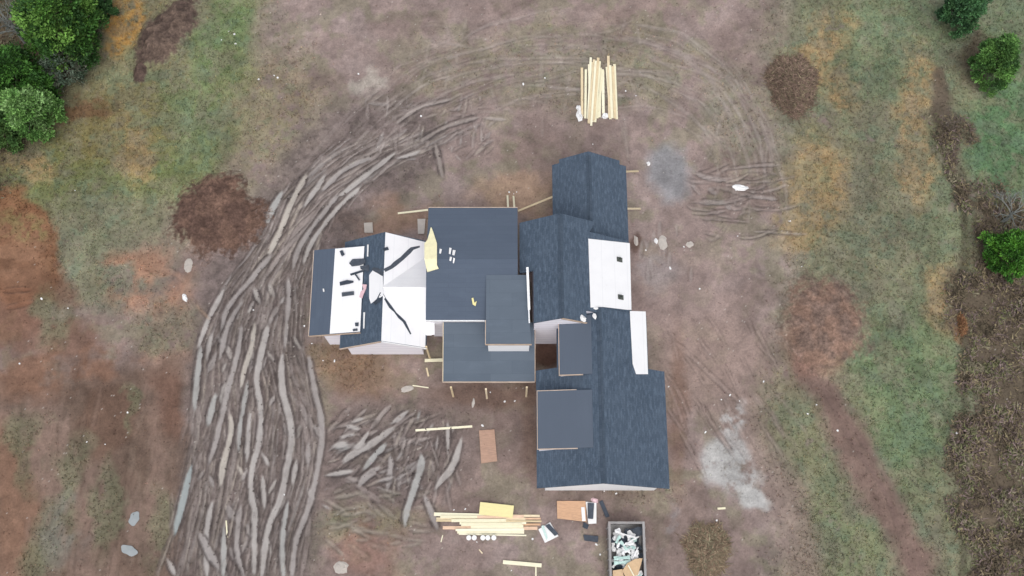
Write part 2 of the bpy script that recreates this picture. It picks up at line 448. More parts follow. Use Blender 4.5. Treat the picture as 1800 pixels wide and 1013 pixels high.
# footprint kept level so that walls meet the soil
LEVEL = smooth(15.5, 12.5, np.maximum(np.abs(GX - .5) , np.abs(GY + .5) * 1.05))
H *= 1 - .55 * LEVEL
H0 = H.copy()
RN = fbm(GX, GY, .5, 3, 91, .6) - .5
RN2 = fbm(GX, GY, 1.6, 3, 95, .6)
SMOOTH = np.zeros(GX.shape)                                 # wheel-polished floors
def spline(pts, step=.22):
    P = np.array(pts, float); P = np.vstack([2 * P[0] - P[1], P, 2 * P[-1] - P[-2]])
    out = []
    for i in range(1, len(P) - 2):
        n = max(2, int(np.linalg.norm(P[i + 1] - P[i]) / step))
        for t in np.arange(n) / n:
            a, b, c, d_ = P[i - 1], P[i], P[i + 1], P[i + 2]
            out.append(.5 * ((2 * b) + (c - a) * t + (2 * a - 5 * b + 4 * c - d_) * t * t + (3 * b - a - 3 * c + d_) * t ** 3))
    out.append(P[-2])
    return np.array(out)
def rut(image_pts, w=.42, depth=.12, floor_c=(166, 157, 152), side_c=(86, 75, 72), berm=.07, alpha=1.0, kf=.85, kd=.7, wob=.10, taper=.7, brkk=.75, bw=.055):
    P = spline([unproj(u, v)[:2] for u, v in image_pts])
    s = np.concatenate([[0], np.cumsum(np.linalg.norm(np.diff(P, axis=0), axis=1))])
    ph = random.random() * 9
    nrm = np.gradient(P, axis=0); nrm = np.stack([-nrm[:, 1], nrm[:, 0]], 1); nrm /= np.linalg.norm(nrm, axis=1)[:, None] + 1e-9
    P = P + nrm * (wob * (np.sin(s * .55 + ph) + .5 * np.sin(s * 1.1 + ph * 2)))[:, None]
    pad = w + .5
    i0, i1 = np.searchsorted(gx, [P[:, 0].min() - pad, P[:, 0].max() + pad]); j0, j1 = np.searchsorted(gy, [P[:, 1].min() - pad, P[:, 1].max() + pad])
    if i1 - i0 < 2 or j1 - j0 < 2: return
    X, Y = GX[j0:j1, i0:i1], GY[j0:j1, i0:i1]
    best = np.full(X.shape, 9.0); along = np.zeros(X.shape)
    for k in range(len(P) - 1):
        a, b = P[k], P[k + 1]
        ii0, ii1 = np.searchsorted(gx[i0:i1], [min(a[0], b[0]) - pad, max(a[0], b[0]) + pad])
        jj0, jj1 = np.searchsorted(gy[j0:j1], [min(a[1], b[1]) - pad, max(a[1], b[1]) + pad])
        xs, ys = X[jj0:jj1, ii0:ii1], Y[jj0:jj1, ii0:ii1]
        dx, dy = b - a
        t = np.clip(((xs - a[0]) * dx + (ys - a[1]) * dy) / (dx * dx + dy * dy + 1e-9), 0, 1)
        dd = np.hypot(xs - a[0] - t * dx, ys - a[1] - t * dy)
        bb = best[jj0:jj1, ii0:ii1]; al = along[jj0:jj1, ii0:ii1]
        mk = dd < bb
        bb[mk] = dd[mk]; al[mk] = s[k] + (t * (s[k + 1] - s[k]))[mk]
    L = s[-1]
    end = smooth(0, taper, along) * smooth(0, taper, L - along)
    ww = w * (.30 + .70 * end) * (.65 + .7 * RN2[j0:j1, i0:i1])
    dd = best + RN[j0:j1, i0:i1] * .10
    brk = smooth(.30, .52, fbm(X + w * 7, Y - w * 5, 1.1, 3, 131 + int(w * 50) % 17, .6))
    fl = smooth(ww / 2 + .045, ww / 2 - .045, dd) * smooth(0, .45, end) * alpha * (1 - brkk * (1 - brk))
    brk2 = smooth(.25, .6, fbm(X - w * 9, Y + w * 3, .8, 3, 171 + int(w * 90) % 13, .6))
    be = np.exp(-((dd - (ww / 2 + .015 + bw)) / bw) ** 2) * smooth(0, .8, end) * alpha * (.35 + .65 * brk2)
    h = H[j0:j1, i0:i1]; base = H0[j0:j1, i0:i1]
    h += (base - depth - h) * fl * .9
    h += be * berm * (.5 + 1.3 * RN2[j0:j1, i0:i1])
    c = C[j0:j1, i0:i1]
    c += (lin(side_c) - c) * (be * kd * (1 - fl))[..., None]  # rut walls: dark turned soil, with the shade of the edges painted in
    c += (lin(floor_c) - c) * (fl * kf)[..., None]
    GR[j0:j1, i0:i1] *= 1 - np.maximum(fl, be)
    sm = SMOOTH[j0:j1, i0:i1]; sm += (kf - sm) * fl; sm *= 1 - be * .8
# rough churned soil under the ruts
churn = band([(680, 250), (590, 300), (520, 400), (450, 520), (430, 650), (440, 800), (420, 1020)], 92, .3, .4)
churn = np.maximum(churn, band([(450, 800), (440, 1020)], 120, .25, .4))
churn = np.maximum(churn, ell(690, 800, 140, 90, -8, .35, .5))
lay(churn * .9, (108, 96, 93), .85)
lay(churn * smooth(.46, .62, fbm(GX, GY, .4, 3, 111)), (92, 81, 77), .55)
GR *= 1 - churn
H += churn * (fbm(GX, GY, .45, 3, 121, .6) - .5) * .14
def lerp_paths(A, B, u, t0, t1, n=9):
    def at(P, t):
        P = np.array(P, float); x = t * (len(P) - 1); i = min(int(x), len(P) - 2); f = x - i
        return P[i] * (1 - f) + P[i + 1] * f
    return [tuple(at(A, t) * (1 - u) + at(B, t) * u) for t in np.linspace(t0, t1, n)]
LA = [(630, 235), (555, 285), (500, 345), (462, 420), (395, 505), (352, 610), (338, 710), (322, 850), (285, 1030)]
LB = [(840, 222), (715, 280), (610, 345), (560, 410), (535, 500), (530, 610), (565, 720), (562, 840), (515, 1030)]
pales = [(146, 134, 129), (152, 141, 136), (160, 150, 145), (142, 135, 132), (134, 122, 117), (162, 151, 140)]
for k in range(640):
    u = random.random(); t0 = random.choice([random.uniform(-.06, .3), random.uniform(-.04, .92), random.uniform(.35, .92)]); t1 = min(1.0, t0 + random.uniform(.07, .36)); t0 = max(0, t0)
    if t1 - t0 < .04: continue
    pts = lerp_paths(LA, LB, u, t0, t1, 7)
    du = random.gauss(0, 22)
    pts = [(a + du * (i / 6 - .5), b) for i, (a, b) in enumerate(pts)]
    thin = random.random() < .7
    rut(pts, random.uniform(.10, .19) if thin else random.uniform(.2, .34), random.uniform(.03, .08), random.choice(pales), random.choice([(84, 74, 70), (96, 85, 80), (104, 92, 88)]), random.uniform(.02, .05), 1,
        random.uniform(.15, .6) if t0 > .3 else random.uniform(.3, .75), random.uniform(.35, .85), .08, random.uniform(1.2, 2.6))
for k in range(46):                                          # short diagonal slips between the long ruts
    t = random.uniform(.45, .98); (u, v), = lerp_paths(LA, LB, random.uniform(.08, .95), t, t, 1); sg = random.choice([-1, 1]); L = random.uniform(18, 46)
    rut([(u, v), (u + sg * L * random.uniform(.25, .6), v + L)], random.uniform(.18, .36), .06, random.choice([(162, 156, 152), (150, 143, 140), (166, 160, 154)]), (80, 71, 70), .04, 1, random.uniform(.5, .9), .85, .04, .7, .3, .08)
for k in range(110):                                         # crossing marks at the top bend
    u, v = random.uniform(640, 860), random.uniform(178, 285)
    a = random.choice([random.uniform(-.6, .1), random.uniform(-1.7, -1.2), random.uniform(-.9, -.5)]); L = random.uniform(14, 44)
    rut([(u, v), (u + L * .5 * math.cos(a), v + L * .5 * math.sin(a)), (u + L * math.cos(a) + random.uniform(-5, 5), v + L * math.sin(a))], random.uniform(.12, .3), random.uniform(.03, .06),
        random.choice(pales), (100, 88, 84), .035, 1, random.uniform(.3, .7), .6, .05)
for k in range(70):                                          # fan of turning marks south of the west wing
    u, v = random.uniform(570, 720), random.uniform(745, 865)
    a = random.uniform(-.95, -.25) if random.random() < .8 else random.uniform(.2, .7); L = random.uniform(25, 75)
    rut([(u, v), (u + L * .5 * math.cos(a), v + L * .5 * math.sin(a) + random.uniform(-4, 4)), (u + L * math.cos(a), v + L * math.sin(a))], random.uniform(.14, .36), random.uniform(.04, .09),
        random.choice(pales), (84, 74, 71), .05, 1, random.uniform(.4, .85), .75, .05, .9)
for k in range(40):
    u, v = random.uniform(690, 810), random.uniform(725, 850)
    a = random.uniform(1.2, 2.1); L = random.uniform(30, 70)
    rut([(u, v), (u + L * .5 * math.cos(a), v + L * .5 * math.sin(a)), (u + L * math.cos(a), v + L * math.sin(a))], random.uniform(.12, .3), random.uniform(.04, .08),
        random.choice(pales), (88, 78, 75), .05, 1, random.uniform(.4, .8), .7, .05, .9)
for k in range(44):
    u, v = random.uniform(555, 730), random.uniform(862, 965)
    a = random.uniform(-.5, .7); L = random.uniform(30, 60)
    rut([(u, v), (u + L * math.cos(a), v + L * math.sin(a))], .25, .04, (146, 138, 126), (100, 92, 80), .05, .8, .5, .5, .05)
P1, P2, P3, TE = (169, 163, 159), (177, 169, 159), (154, 147, 144), (163, 162, 159)
strips = [
 ([(450, 560), (443, 605), (428, 650), (421, 690)], .40, P2), ([(472, 564), (461, 618), (452, 672), (457, 721), (455, 779), (443, 824), (442, 869), (450, 909), (445, 1020)], .50, P1),
 ([(425, 564), (419, 614), (401, 694), (385, 752), (365, 824)], .42, P3), ([(403, 721), (405, 761), (392, 819), (387, 864)], .46, P2), ([(437, 663), (425, 739), (421, 801)], .40, TE),
 ([(495, 614), (495, 676), (510, 739), (513, 784), (495, 864), (472, 927), (459, 1025)], .50, P1), ([(539, 618), (553, 685), (566, 748), (564, 801), (544, 882), (521, 953), (512, 1025)], .44, P3),
 ([(508, 873), (499, 940), (499, 1025)], .42, TE), ([(340, 810), (322, 873), (305, 949)], .46, (150, 158, 158)), ([(374, 873), (363, 936), (365, 1025)], .40, P1), ([(394, 918), (394, 1025)], .40, TE),
 ([(414, 812), (432, 842)], .55, P2), ([(461, 828), (466, 904)], .42, P1), ([(439, 716), (434, 820)], .38, P1), ([(383, 685), (365, 757)], .50, TE), ([(456, 790), (478, 825)], .46, P1),
 ([(525, 800), (512, 860)], .4, P1), ([(545, 770), (540, 830)], .36, P3), ([(290, 975), (312, 1020)], .45, P1), ([(345, 930), (390, 1010)], .5, P3), ([(425, 880), (418, 960), (430, 1025)], .4, P3),
 ([(540, 300), (515, 350), (490, 410), (468, 455)], .50, P2), ([(575, 300), (545, 345), (530, 370)], .42, P1), ([(600, 335), (560, 385), (525, 440), (512, 480)], .42, P3), ([(640, 325), (585, 375), (550, 420), (530, 470)], .40, P1),
 ([(660, 275), (600, 300), (560, 340)], .44, P3), ([(700, 262), (640, 310), (590, 350)], .40, P1), ([(500, 330), (478, 370), (470, 400)], .55, TE), ([(505, 480), (505, 540), (500, 620)], .40, P3),
 ([(480, 440), (440, 490), (400, 540), (390, 590)], .44, P3), ([(395, 500), (365, 560), (345, 620)], .42, P1), ([(430, 520), (400, 570), (385, 640)], .42, P3), ([(352, 600), (345, 680), (343, 730)], .46, TE), ([(372, 580), (362, 640)], .4, P1),
 ([(700, 745), (660, 775), (620, 800), (596, 818)], .62, P1), ([(685, 775), (655, 805), (632, 832)], .52, TE), ([(675, 815), (645, 838), (625, 862)], .6, P3), ([(725, 718), (700, 738), (680, 750)], .5, P1),
 ([(620, 783), (580, 788)], .6, TE), ([(652, 750), (632, 780), (612, 792)], .42, P1), ([(645, 733), (610, 745)], .42, P1), ([(600, 745), (640, 755)], .46, P1), ([(628, 828), (580, 836)], .42, P1),
 ([(739, 715), (733, 746)], .5, TE), ([(737, 790), (739, 817), (726, 864), (714, 905), (712, 935)], .55, TE), ([(758, 818), (740, 832)], .55, TE), ([(785, 735), (787, 802)], .38, P1), ([(813, 762), (797, 817), (776, 845), (760, 868)], .50, P1),
 ([(742, 864), (757, 898), (772, 940)], .42, P3), ([(775, 774), (752, 788)], .5, P1), ([(686, 795), (686, 830), (678, 870)], .46, P3), ([(712, 790), (692, 815)], .5, P1), ([(815, 803), (792, 803)], .34, P1), ([(765, 740), (745, 770)], .4, P1),
 ([(576, 785), (619, 776)], .5, P1), ([(564, 838), (627, 826)], .4, P1), ([(617, 739), (647, 732)], .34, P1), ([(684, 793), (688, 818), (678, 864)], .4, P3), ([(694, 810), (710, 793)], .4, P1), ([(682, 761), (706, 752)], .3, P2), ([(750, 718), (761, 720)], .34, P1), ([(744, 735), (753, 730)], .3, P1), ([(562, 864), (586, 856)], .36, P1),
 ([(597, 864), (619, 874)], .3, P3), ([(560, 884), (588, 902)], .4, P1), ([(688, 850), (724, 826)], .3, P3), ([(590, 770), (632, 762)], .3, P1), ([(640, 800), (662, 784)], .3, P1), ([(655, 850), (700, 836)], .26, P3), ([(760, 800), (748, 812)], .34, P1), ([(770, 760), (766, 800)], .26, P3), ([(800, 740), (790, 770)], .3, P3),
 ([(690, 222), (740, 190), (800, 172)], .3, (158, 148, 142)), ([(730, 252), (780, 225), (850, 205)], .32, (150, 140, 134)), ([(765, 245), (772, 290), (778, 320)], .36, (146, 136, 130)), ([(812, 235), (808, 262)], .36, (166, 160, 156)), ([(745, 225), (735, 245)], .6, (158, 158, 156)),
 ([(660, 285), (652, 310)], .3, P3), ([(690, 280), (720, 272), (745, 262)], .34, P1), ([(795, 268), (815, 288)], .34, P1),
]
for pts, w, c in strips:
    rut(pts, w * .80, .09, c, (80, 71, 69), .03, 1, .93, .9, .05, 1.2, .2, .09)
# lighter wheel marks elsewhere
for pts, w, c in [([(1221, 300), (1240, 311), (1281, 317)], .34, P3), ([(1225, 356), (1278, 357), (1330, 336)], .36, P1), ([(1270, 364), (1308, 371)], .4, P3), ([(1240, 330), (1262, 345)], .4, P3), ([(1300, 345), (1370, 352)], .3, P3), ([(1215, 320), (1235, 345)], .3, P3)]:
    rut(pts, w, .09, c, (90, 80, 76), .09, 1, .6, .75, .06)
for k in range(20):
    u, v = random.uniform(1200, 1320), random.uniform(298, 425)
    rut([(u, v), (u + random.uniform(10, 30), v + random.uniform(-10, 14)), (u + random.uniform(40, 80), v + random.uniform(-22, 18))], .22, .05, (138, 126, 120), (100, 88, 83), .06, .9, .5, .6, .08)
for k in range(12):
    u, v = random.uniform(1130, 1215), random.uniform(385, 470)
    rut([(u, v), (u + random.uniform(-6, 6), v + random.uniform(20, 50))], .22, .04, (150, 142, 138), (104, 90, 84), .05, .8, .5, .5, .05)
for off in (0, 17, 44, 62):
    rut([(1060 + off, 60), (1180 + off * .9, 90 + off * .3), (1260 + off * .8, 160), (1310 + off * .7, 260), (1325 + off * .5, 320)], .26, .03, (150, 137, 131), (118, 104, 98), .03, .7, .6, .5, .1, 2)
for off in (0, 16):
    rut([(1440 + off, 670), (1500 + off, 775), (1560 + off, 880), (1612 + off, 1025)], .35, .05, (112, 90, 84), (98, 80, 72), .04, .7, .6, .4, .08, 1)
for k in range(46):
    u, v = random.uniform(700, 1120), random.uniform(20, 215)
    a = random.choice([random.uniform(-.5, .3), random.uniform(1.2, 1.9)]); L = random.uniform(30, 90)
    rut([(u, v), (u + L * .5 * math.cos(a), v + L * .5 * math.sin(a) - random.uniform(-6, 6)), (u + L * math.cos(a), v + L * math.sin(a))], .24, .03, (152, 140, 132), (112, 100, 92), .03, .6, .5, .5, .08, 1)
for k in range(22):
    u, v = random.uniform(20, 300), random.uniform(660, 960)
    rut([(u, v), (u - random.uniform(4, 20), v + random.uniform(40, 110))], .3, .04, (124, 101, 88), (88, 70, 60), .05, .7, .5, .5, .08, 1)
for k in range(16):
    u, v = random.uniform(840, 1060), random.uniform(660, 1000)
    rut([(u, v), (u + random.uniform(-20, 20), v + random.uniform(30, 80))], .22, .02, (150, 136, 130), (110, 96, 90), .03, .5, .4, .4, .08, 1)
ARC = [(560, 300), (640, 205), (740, 130), (880, 82), (1030, 68), (1170, 88), (1265, 150), (1325, 240), (1345, 330), (1330, 410)]
ARC2 = [(660, 300), (720, 245), (800, 205), (900, 180), (1010, 170), (1120, 180), (1200, 215), (1245, 270), (1260, 320), (1250, 380)]
for k in range(120):
    u = random.uniform(-.45, 1.0); t0 = random.uniform(0, .9); t1 = min(1, t0 + random.uniform(.08, .3))
    pts = lerp_paths(ARC, ARC2, u, t0, t1, 6); du, dv = random.gauss(0, 26), random.gauss(0, 26)
    pts = [(a + du * (i / 5 - .5), b + dv * (i / 5 - .5)) for i, (a, b) in enumerate(pts)]
    rut(pts, random.uniform(.12, .26), random.uniform(.02, .04), random.choice([(160, 147, 141), (150, 138, 132), (168, 157, 150)]), (106, 93, 88), .03, random.uniform(.2, .8), random.uniform(.15, .55), random.uniform(.15, .5), .14, random.uniform(1.5, 3))
for k in range(44):
    u, v = random.uniform(1150, 1350), random.uniform(520, 760); L = random.uniform(40, 130)
    q = random.gauss(.62, .22); rut([(u, v), (u + L * q * .5 + random.uniform(-5, 5), v + L * .5), (u + L * q, v + L)], random.uniform(.12, .26), .04, random.choice([(154, 136, 128), (146, 128, 120)]), (92, 78, 72), .04, random.uniform(.4, .9), .4, .65, .08, 1.5)
for k in range(12):
    u, v = random.uniform(1180, 1320), random.uniform(290, 420)
    rut([(u, v), (u + random.uniform(20, 50), v + random.uniform(0, 8)), (u + random.uniform(60, 110), v + random.uniform(-16, 4))], random.uniform(.12, .26), .05, random.choice(pales), (84, 74, 70), .05, .9, .5, .8, .08, 1.2)
rut([(270, 470), (300, 478), (332, 505)], .3, .03, (160, 128, 108), (118, 92, 78), .04, .6, .5, .5, .1, 1)
rut([(326, 520), (350, 545), (372, 565)], .2, .04, (150, 124, 104), (100, 78, 66), .05, .9, .6, .6)
rut([(0, 510), (60, 512)], .3, .06, (120, 80, 60), (82, 60, 50), .06, .9, .5, .8)
rut([(5, 545), (60, 530)], .3, .05, (126, 84, 62), (86, 62, 52), .06, .9, .5, .6)
# random pale and dark specks of stone and crumbs in the soil colour itself
sp = rng.random(GX.shape)
C *= (1 + (fbm(GX, GY, 1.7, 5, 181, .65)[..., None] - .5) * .75 * (1 - .6 * SMOOTH[..., None]))
C *= (1 + (NF[..., None] - .5) * .45 * (1 - SMOOTH[..., None]))
spk = (sp > .9988) & (GR < .5)
C[spk] = C[spk] * .4 + lin((190, 184, 176)) * .6
lum = C @ np.array([.3, .6, .1]); C = lum[..., None] + (C - lum[..., None]) * (.86 + .16 * np.clip(GR, 0, 1)[..., None] + .06 * CLAY[..., None])
C = np.clip(C, .01, .9)
H += (1 - SMOOTH) * ((rng.random(GX.shape) - .5) * .012 + churn * (rng.random(GX.shape) - .5) * .03)
idx = np.arange(NX * NY).reshape(NY, NX)
F = np.stack([idx[:-1, :-1], idx[:-1, 1:], idx[1:, 1:], idx[1:, :-1]], -1).reshape(-1, 4)
V = np.stack([GX, GY, H], -1).reshape(-1, 3)
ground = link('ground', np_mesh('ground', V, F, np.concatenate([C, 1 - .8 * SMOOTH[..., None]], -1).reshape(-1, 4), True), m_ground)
tag(ground, 'bare rutted building plot of mud, clay and thin grass', kind='structure')
def gz(x, y):
    i = int(np.clip(np.searchsorted(gx, x) - 1, 0, NX - 2)); j = int(np.clip(np.searchsorted(gy, y) - 1, 0, NY - 2))
    fx = (x - gx[i]) / (gx[i + 1] - gx[i]); fy = (y - gy[j]) / (gy[j + 1] - gy[j])
    return float((H[j, i] * (1 - fx) + H[j, i + 1] * fx) * (1 - fy) + (H[j + 1, i] * (1 - fx) + H[j + 1, i + 1] * fx) * fy)
def gza(x, y):
    i = np.clip(np.searchsorted(gx, x), 0, NX - 1); j = np.clip(np.searchsorted(gy, y), 0, NY - 1)
    return H[j, i], C[j, i], GR[j, i]
def gp(u, v, dz=0.0):
    p = unproj(u, v); p.z = gz(p.x, p.y) + dz
    return p

# ------------------------------------------------------------------ ground cover: grass tufts and soil clods
def scatter_tris(n, xr, yr, keep, size, lean, tone):
    x = rng.uniform(*xr, n); y = rng.uniform(*yr, n)
    z, c, g = gza(x, y)
    k = keep(x, y, g)
    x, y, z, c = x[k], y[k], z[k], c[k]; n = len(x)
    Vs, Cs = [], []
    for b in range(3):
        a = rng.uniform(0, 2 * np.pi, n); s = size * rng.uniform(.5, 1.4, n); w = s * rng.uniform(.16, .3, n)
        ln = s * rng.uniform(.3, 1.0, n) * lean
        ox, oy = rng.uniform(-.05, .05, n), rng.uniform(-.05, .05, n)
        p0 = np.stack([x + ox - np.sin(a) * w, y + oy + np.cos(a) * w, z - .02], -1)
        p1 = np.stack([x + ox + np.sin(a) * w, y + oy - np.cos(a) * w, z - .02], -1)
        p2 = np.stack([x + ox + np.cos(a) * ln, y + oy + np.sin(a) * ln, z + s * rng.uniform(.4, .9, n)], -1)
        Vs.append(np.stack([p0, p1, p2], 1))
        t = tone(n)
        cc = np.clip(c * t, 0.005, .8)
        Cs.append(np.repeat(cc[:, None, :], 3, 1))
    V = np.concatenate(Vs).reshape(-1, 3); Cc = np.concatenate(Cs).reshape(-1, 3)
    return V, np.arange(len(V)).reshape(-1, 3), Cc
def grass_tone(n):
    t = rng.uniform(.74, 1.28, (n, 1)) * np.array([1, 1, 1.0])
    t = t * (1 + rng.uniform(-.10, .10, (n, 3)))
    dry = rng.random(n) < .22
    t[dry] *= np.array([1.25, 1.15, 1.05])
    return t
V, F, Cc = scatter_tris(210000, (-42, 42), (-22, 27), lambda x, y, g: rng.random(len(x)) < g * .9 + .012, .15, .9, grass_tone)
tag(link('grass', np_mesh('grass', V, F, Cc), m_leaf), 'thin patchy grass and weeds growing round the bare plot', 'grass', kind='stuff')
def clods(n, dens, smin, smax):
    x = rng.uniform(-42, 42, n); y = rng.uniform(-22, 27, n)
    i = np.clip(np.searchsorted(gx, x), 0, NX - 1); j = np.clip(np.searchsorted(gy, y), 0, NY - 1)
    k = rng.random(n) < dens[j, i]
    x, y, i, j = x[k], y[k], i[k], j[k]; n = len(x)
    s = rng.uniform(smin, smax, n) ** 1.0
    base = np.array([[1, 0, 0], [0, 1, 0], [-1, 0, 0], [0, -1, 0], [0, 0, .8]], float)
    V = base[None] * s[:, None, None] * rng.uniform(.6, 1.35, (n, 5, 1)) + rng.normal(0, .15, (n, 5, 3)) * s[:, None, None]
    a = rng.uniform(0, 6.28, n); ca, sa = np.cos(a), np.sin(a)
    V[..., 0], V[..., 1] = V[..., 0] * ca[:, None] - V[..., 1] * sa[:, None], V[..., 0] * sa[:, None] + V[..., 1] * ca[:, None]
    V += np.stack([x, y, H[j, i] + .005], -1)[:, None, :]
    f = np.array([[0, 1, 4], [1, 2, 4], [2, 3, 4], [3, 0, 4]])
    F = (f[None] + (np.arange(n) * 5)[:, None, None]).reshape(-1, 3)
    c = np.clip(C[j, i] * rng.uniform(.7, 1.1, (n, 1)), .01, .8)
    return V.reshape(-1, 3), F, np.repeat(c[:, None, :], 5, 1).reshape(-1, 3)
floor_like = smooth(.30, .36, C.mean(-1))
V, F, Cc = clods(120000, np.clip(churn * .55 + .10 * (1 - GR), 0, 1) * (1 - SMOOTH * .95), .02, .075)
tag(link('soil_clods', np_mesh('soil_clods', V, F, Cc), m_clod), 'crumbs and clods of turned soil scattered over the plot', 'soil', kind='stuff')

# ------------------------------------------------------------------ puddles
def puddle(u, v, ru, rv, rot, label):
    p = gp(u, v)
    n = 26; vs = []
    a0 = math.radians(rot)
    for k in range(n):
        t = 2 * math.pi * k / n
        r = 1 + .14 * math.sin(2 * t + u) + .08 * math.sin(5 * t + v)
        x, y = ru / 24 * r * math.cos(t), rv / 23 * r * math.sin(t)
        vs.append((x * math.cos(a0) - y * math.sin(a0), x * math.sin(a0) + y * math.cos(a0), 0))
    zs = [gz(p.x + q[0], p.y + q[1]) for q in vs]
    o = link('puddle', mesh('puddle', vs, [list(range(n))]), m_water)
    o.location = (p.x, p.y, max(zs + [p.z]) + .012)
    tag(o, label, kind='structure')
puddle(237, 912, 9, 10, -20, 'small pale puddle on the brown clay, upper of the two')
puddle(228, 968, 13, 8, -20, 'wider pale puddle on the brown clay, lower of the two')

# ------------------------------------------------------------------ house
house = empty('house', (0, 0, 0))
tag(house, 'large unfinished house with dark blue-grey roofs, white underlayment patches and wrapped walls', 'house')
PITCH = .667
def part(name, me, mat, parent=None, label=None):
    o = link(name, me, mat, parent if parent is not None else house)
    if label: o['label'] = label
    return o
def slab(name, top, t, mat, parent=None, udir=None, label=None, lift=0.0):
    """a sheet with thickness t; top = corner list (anticlockwise from above); UV in metres: u along udir, v up the slope"""
    top = [Vector(p) + Vector((0, 0, lift)) for p in top]
    n = len(top)
    nr = Vector((0, 0, 0))
    for i in range(n): nr += top[i].cross(top[(i + 1) % n])
    nr.normalize()
    if nr.z < 0: top.reverse(); nr = -nr
    ud = Vector(udir) if udir is not None else Vector((1, 0, 0))
    ud = (ud - nr * ud.dot(nr)).normalized(); vd = nr.cross(ud)
    vs = top + [p - Vector((0, 0, t)) for p in top]
    uvs = [(p.dot(ud), p.dot(vd)) for p in vs]
    fs = [list(range(n)), list(range(2 * n - 1, n - 1, -1))] + [[i, i + n, (i + 1) % n + n, (i + 1) % n] for i in range(n)]
    return part(name, mesh(name, vs, fs, uvs), mat, parent, label)
def bar(name, a, b, w, h, mat, parent=None, label=None, top=False):
    """a squared timber from a to b, w wide, h deep"""
    a, b = Vector(a), Vector(b); d_ = (b - a).normalized()
    up = Vector((0, 0, 1)) if abs(d_.z) < .95 else Vector((0, 1, 0))
    s = d_.cross(up).normalized(); q = s.cross(d_).normalized()
    c = .12 * min(w, h)
    prof = [(-w / 2 + c, -h / 2), (w / 2 - c, -h / 2), (w / 2, -h / 2 + c), (w / 2, h / 2 - c), (w / 2 - c, h / 2), (-w / 2 + c, h / 2), (-w / 2, h / 2 - c), (-w / 2, -h / 2 + c)]
    vs = [p + s * x + q * y for p in (a, b) for x, y in prof]
    n = 8
    fs = [list(range(n - 1, -1, -1)), list(range(n, 2 * n))] + [[i, (i + 1) % n, (i + 1) % n + n, i + n] for i in range(n)]
    me = mesh(name, vs, fs)
    return me if parent == 'mesh' else part(name, me, mat, parent, label)
def prism_x(name, prof, x0, x1, mat, label=None, parent=None):
    """profile (y, z) swept along x"""
    n = len(prof)
    vs = [(x0, y, z) for y, z in prof] + [(x1, y, z) for y, z in prof]
    fs = [list(range(n)), list(range(2 * n - 1, n - 1, -1))] + [[i, i + n, (i + 1) % n + n, (i + 1) % n] for i in range(n)]
    return part(name, mesh(name, vs, fs), mat, parent, label)
def prism_y(name, prof, y0, y1, mat, label=None, parent=None):
    n = len(prof)
    vs = [(x, y0, z) for x, z in prof] + [(x, y1, z) for x, z in prof]
    fs = [list(range(n)), list(range(2 * n - 1, n - 1, -1))] + [[i, i + n, (i + 1) % n + n, (i + 1) % n] for i in range(n)]
    return part(name, mesh(name, vs, fs), mat, parent, label)
NSd, EWd = (0, 1, 0), (1, 0, 0)
def ridge_cap(a, b, zdrop, parent, w=.17):
    """folded cap on a level north-south or east-west ridge"""
    a, b = Vector(a), Vector(b); d_ = (b - a).normalized(); s = d_.cross(Vector((0, 0, 1))).normalized()
    vs = []
    for p in (a, b):
        vs += [p + s * w - Vector((0, 0, w * zdrop - .03)), p + Vector((0, 0, .045)), p - s * w - Vector((0, 0, w * zdrop - .03)), p - s * w - Vector((0, 0, w * zdrop + .0)), p + s * w - Vector((0, 0, w * zdrop + .0))]
    fs = [[0, 1, 6, 5], [1, 2, 7, 6], [2, 3, 8, 7], [3, 4, 9, 8], [4, 0, 5, 9], [4, 3, 2, 1, 0], [5, 6, 7, 8, 9]]
    uvs = [(p.dot(d_), p.dot(s)) for p in vs]
    return part('ridge_cap', mesh('ridge_cap', vs, fs, uvs), m_ridge, parent)
def gable_ns(xr, zr, xl, xrr, y0, y1, t=.16, ml=None, mr=None, cap=True, wall=True, walls_inset=.35, label=('', ''), wy=None):
    zl, zR = zr - PITCH * (xr - xl), zr - PITCH * (xrr - xr)
    L = slab('roof_slope', [(xl, y0, zl), (xr, y0, zr), (xr, y1, zr), (xl, y1, zl)], t, ml or m_shingle, None, NSd, label[0] or None)
    R = slab('roof_slope', [(xr + .002, y0, zr), (xrr, y0, zR), (xrr, y1, zR), (xr + .002, y1, zr)], t, mr or m_shingle, None, NSd, label[1] or None)
    if cap: ridge_cap((xr, y0 + .01, zr), (xr, y1 - .01, zr), PITCH, L)
    if wall:
        wa, wb = xl + walls_inset, xrr - walls_inset
        za, zb = zr - PITCH * (xr - wa) - t - .03, zr - PITCH * (wb - xr) - t - .03
        yy0, yy1 = wy or (y0 + .28, y1 - .28)
        prism_y('wall', [(wa, -.3), (wb, -.3), (wb, zb), (xr, zr - t - .03), (wa, za)], yy0, yy1, m_wrap)
    return L, R, zl, zR
def rake_boards(x0, z0, x1, z1, y, parent, mat, h=.20, t=.045, side=-1):
    """fascia board following a sloping gable edge on the side facing south (-1) or north (+1)"""
    yy = y + side * (t / 2 + .002)
    bar('fascia', (x0, yy, z0 - h / 2 + .01), (x1, yy, z1 - h / 2 + .01), t, h, mat, parent)

# --- long east range: garage end, link, middle block and north wing
ZG = 6.05
xg = unproj(1057, 700, ZG).x
y_gs = unproj(1060, 850, ZG).y
y_gn = unproj(1060, 644, 4.6).y
xg_l, xg_r = unproj(943, 800, 3.0).x, unproj(1176, 830, 3.0).x
GL, GRt, zgl, zgr = gable_ns(xg, ZG, xg_l, xg_r, y_gs, y_gn, label=('west slope over the garage', 'broad east slope over the garage'), walls_inset=.62)
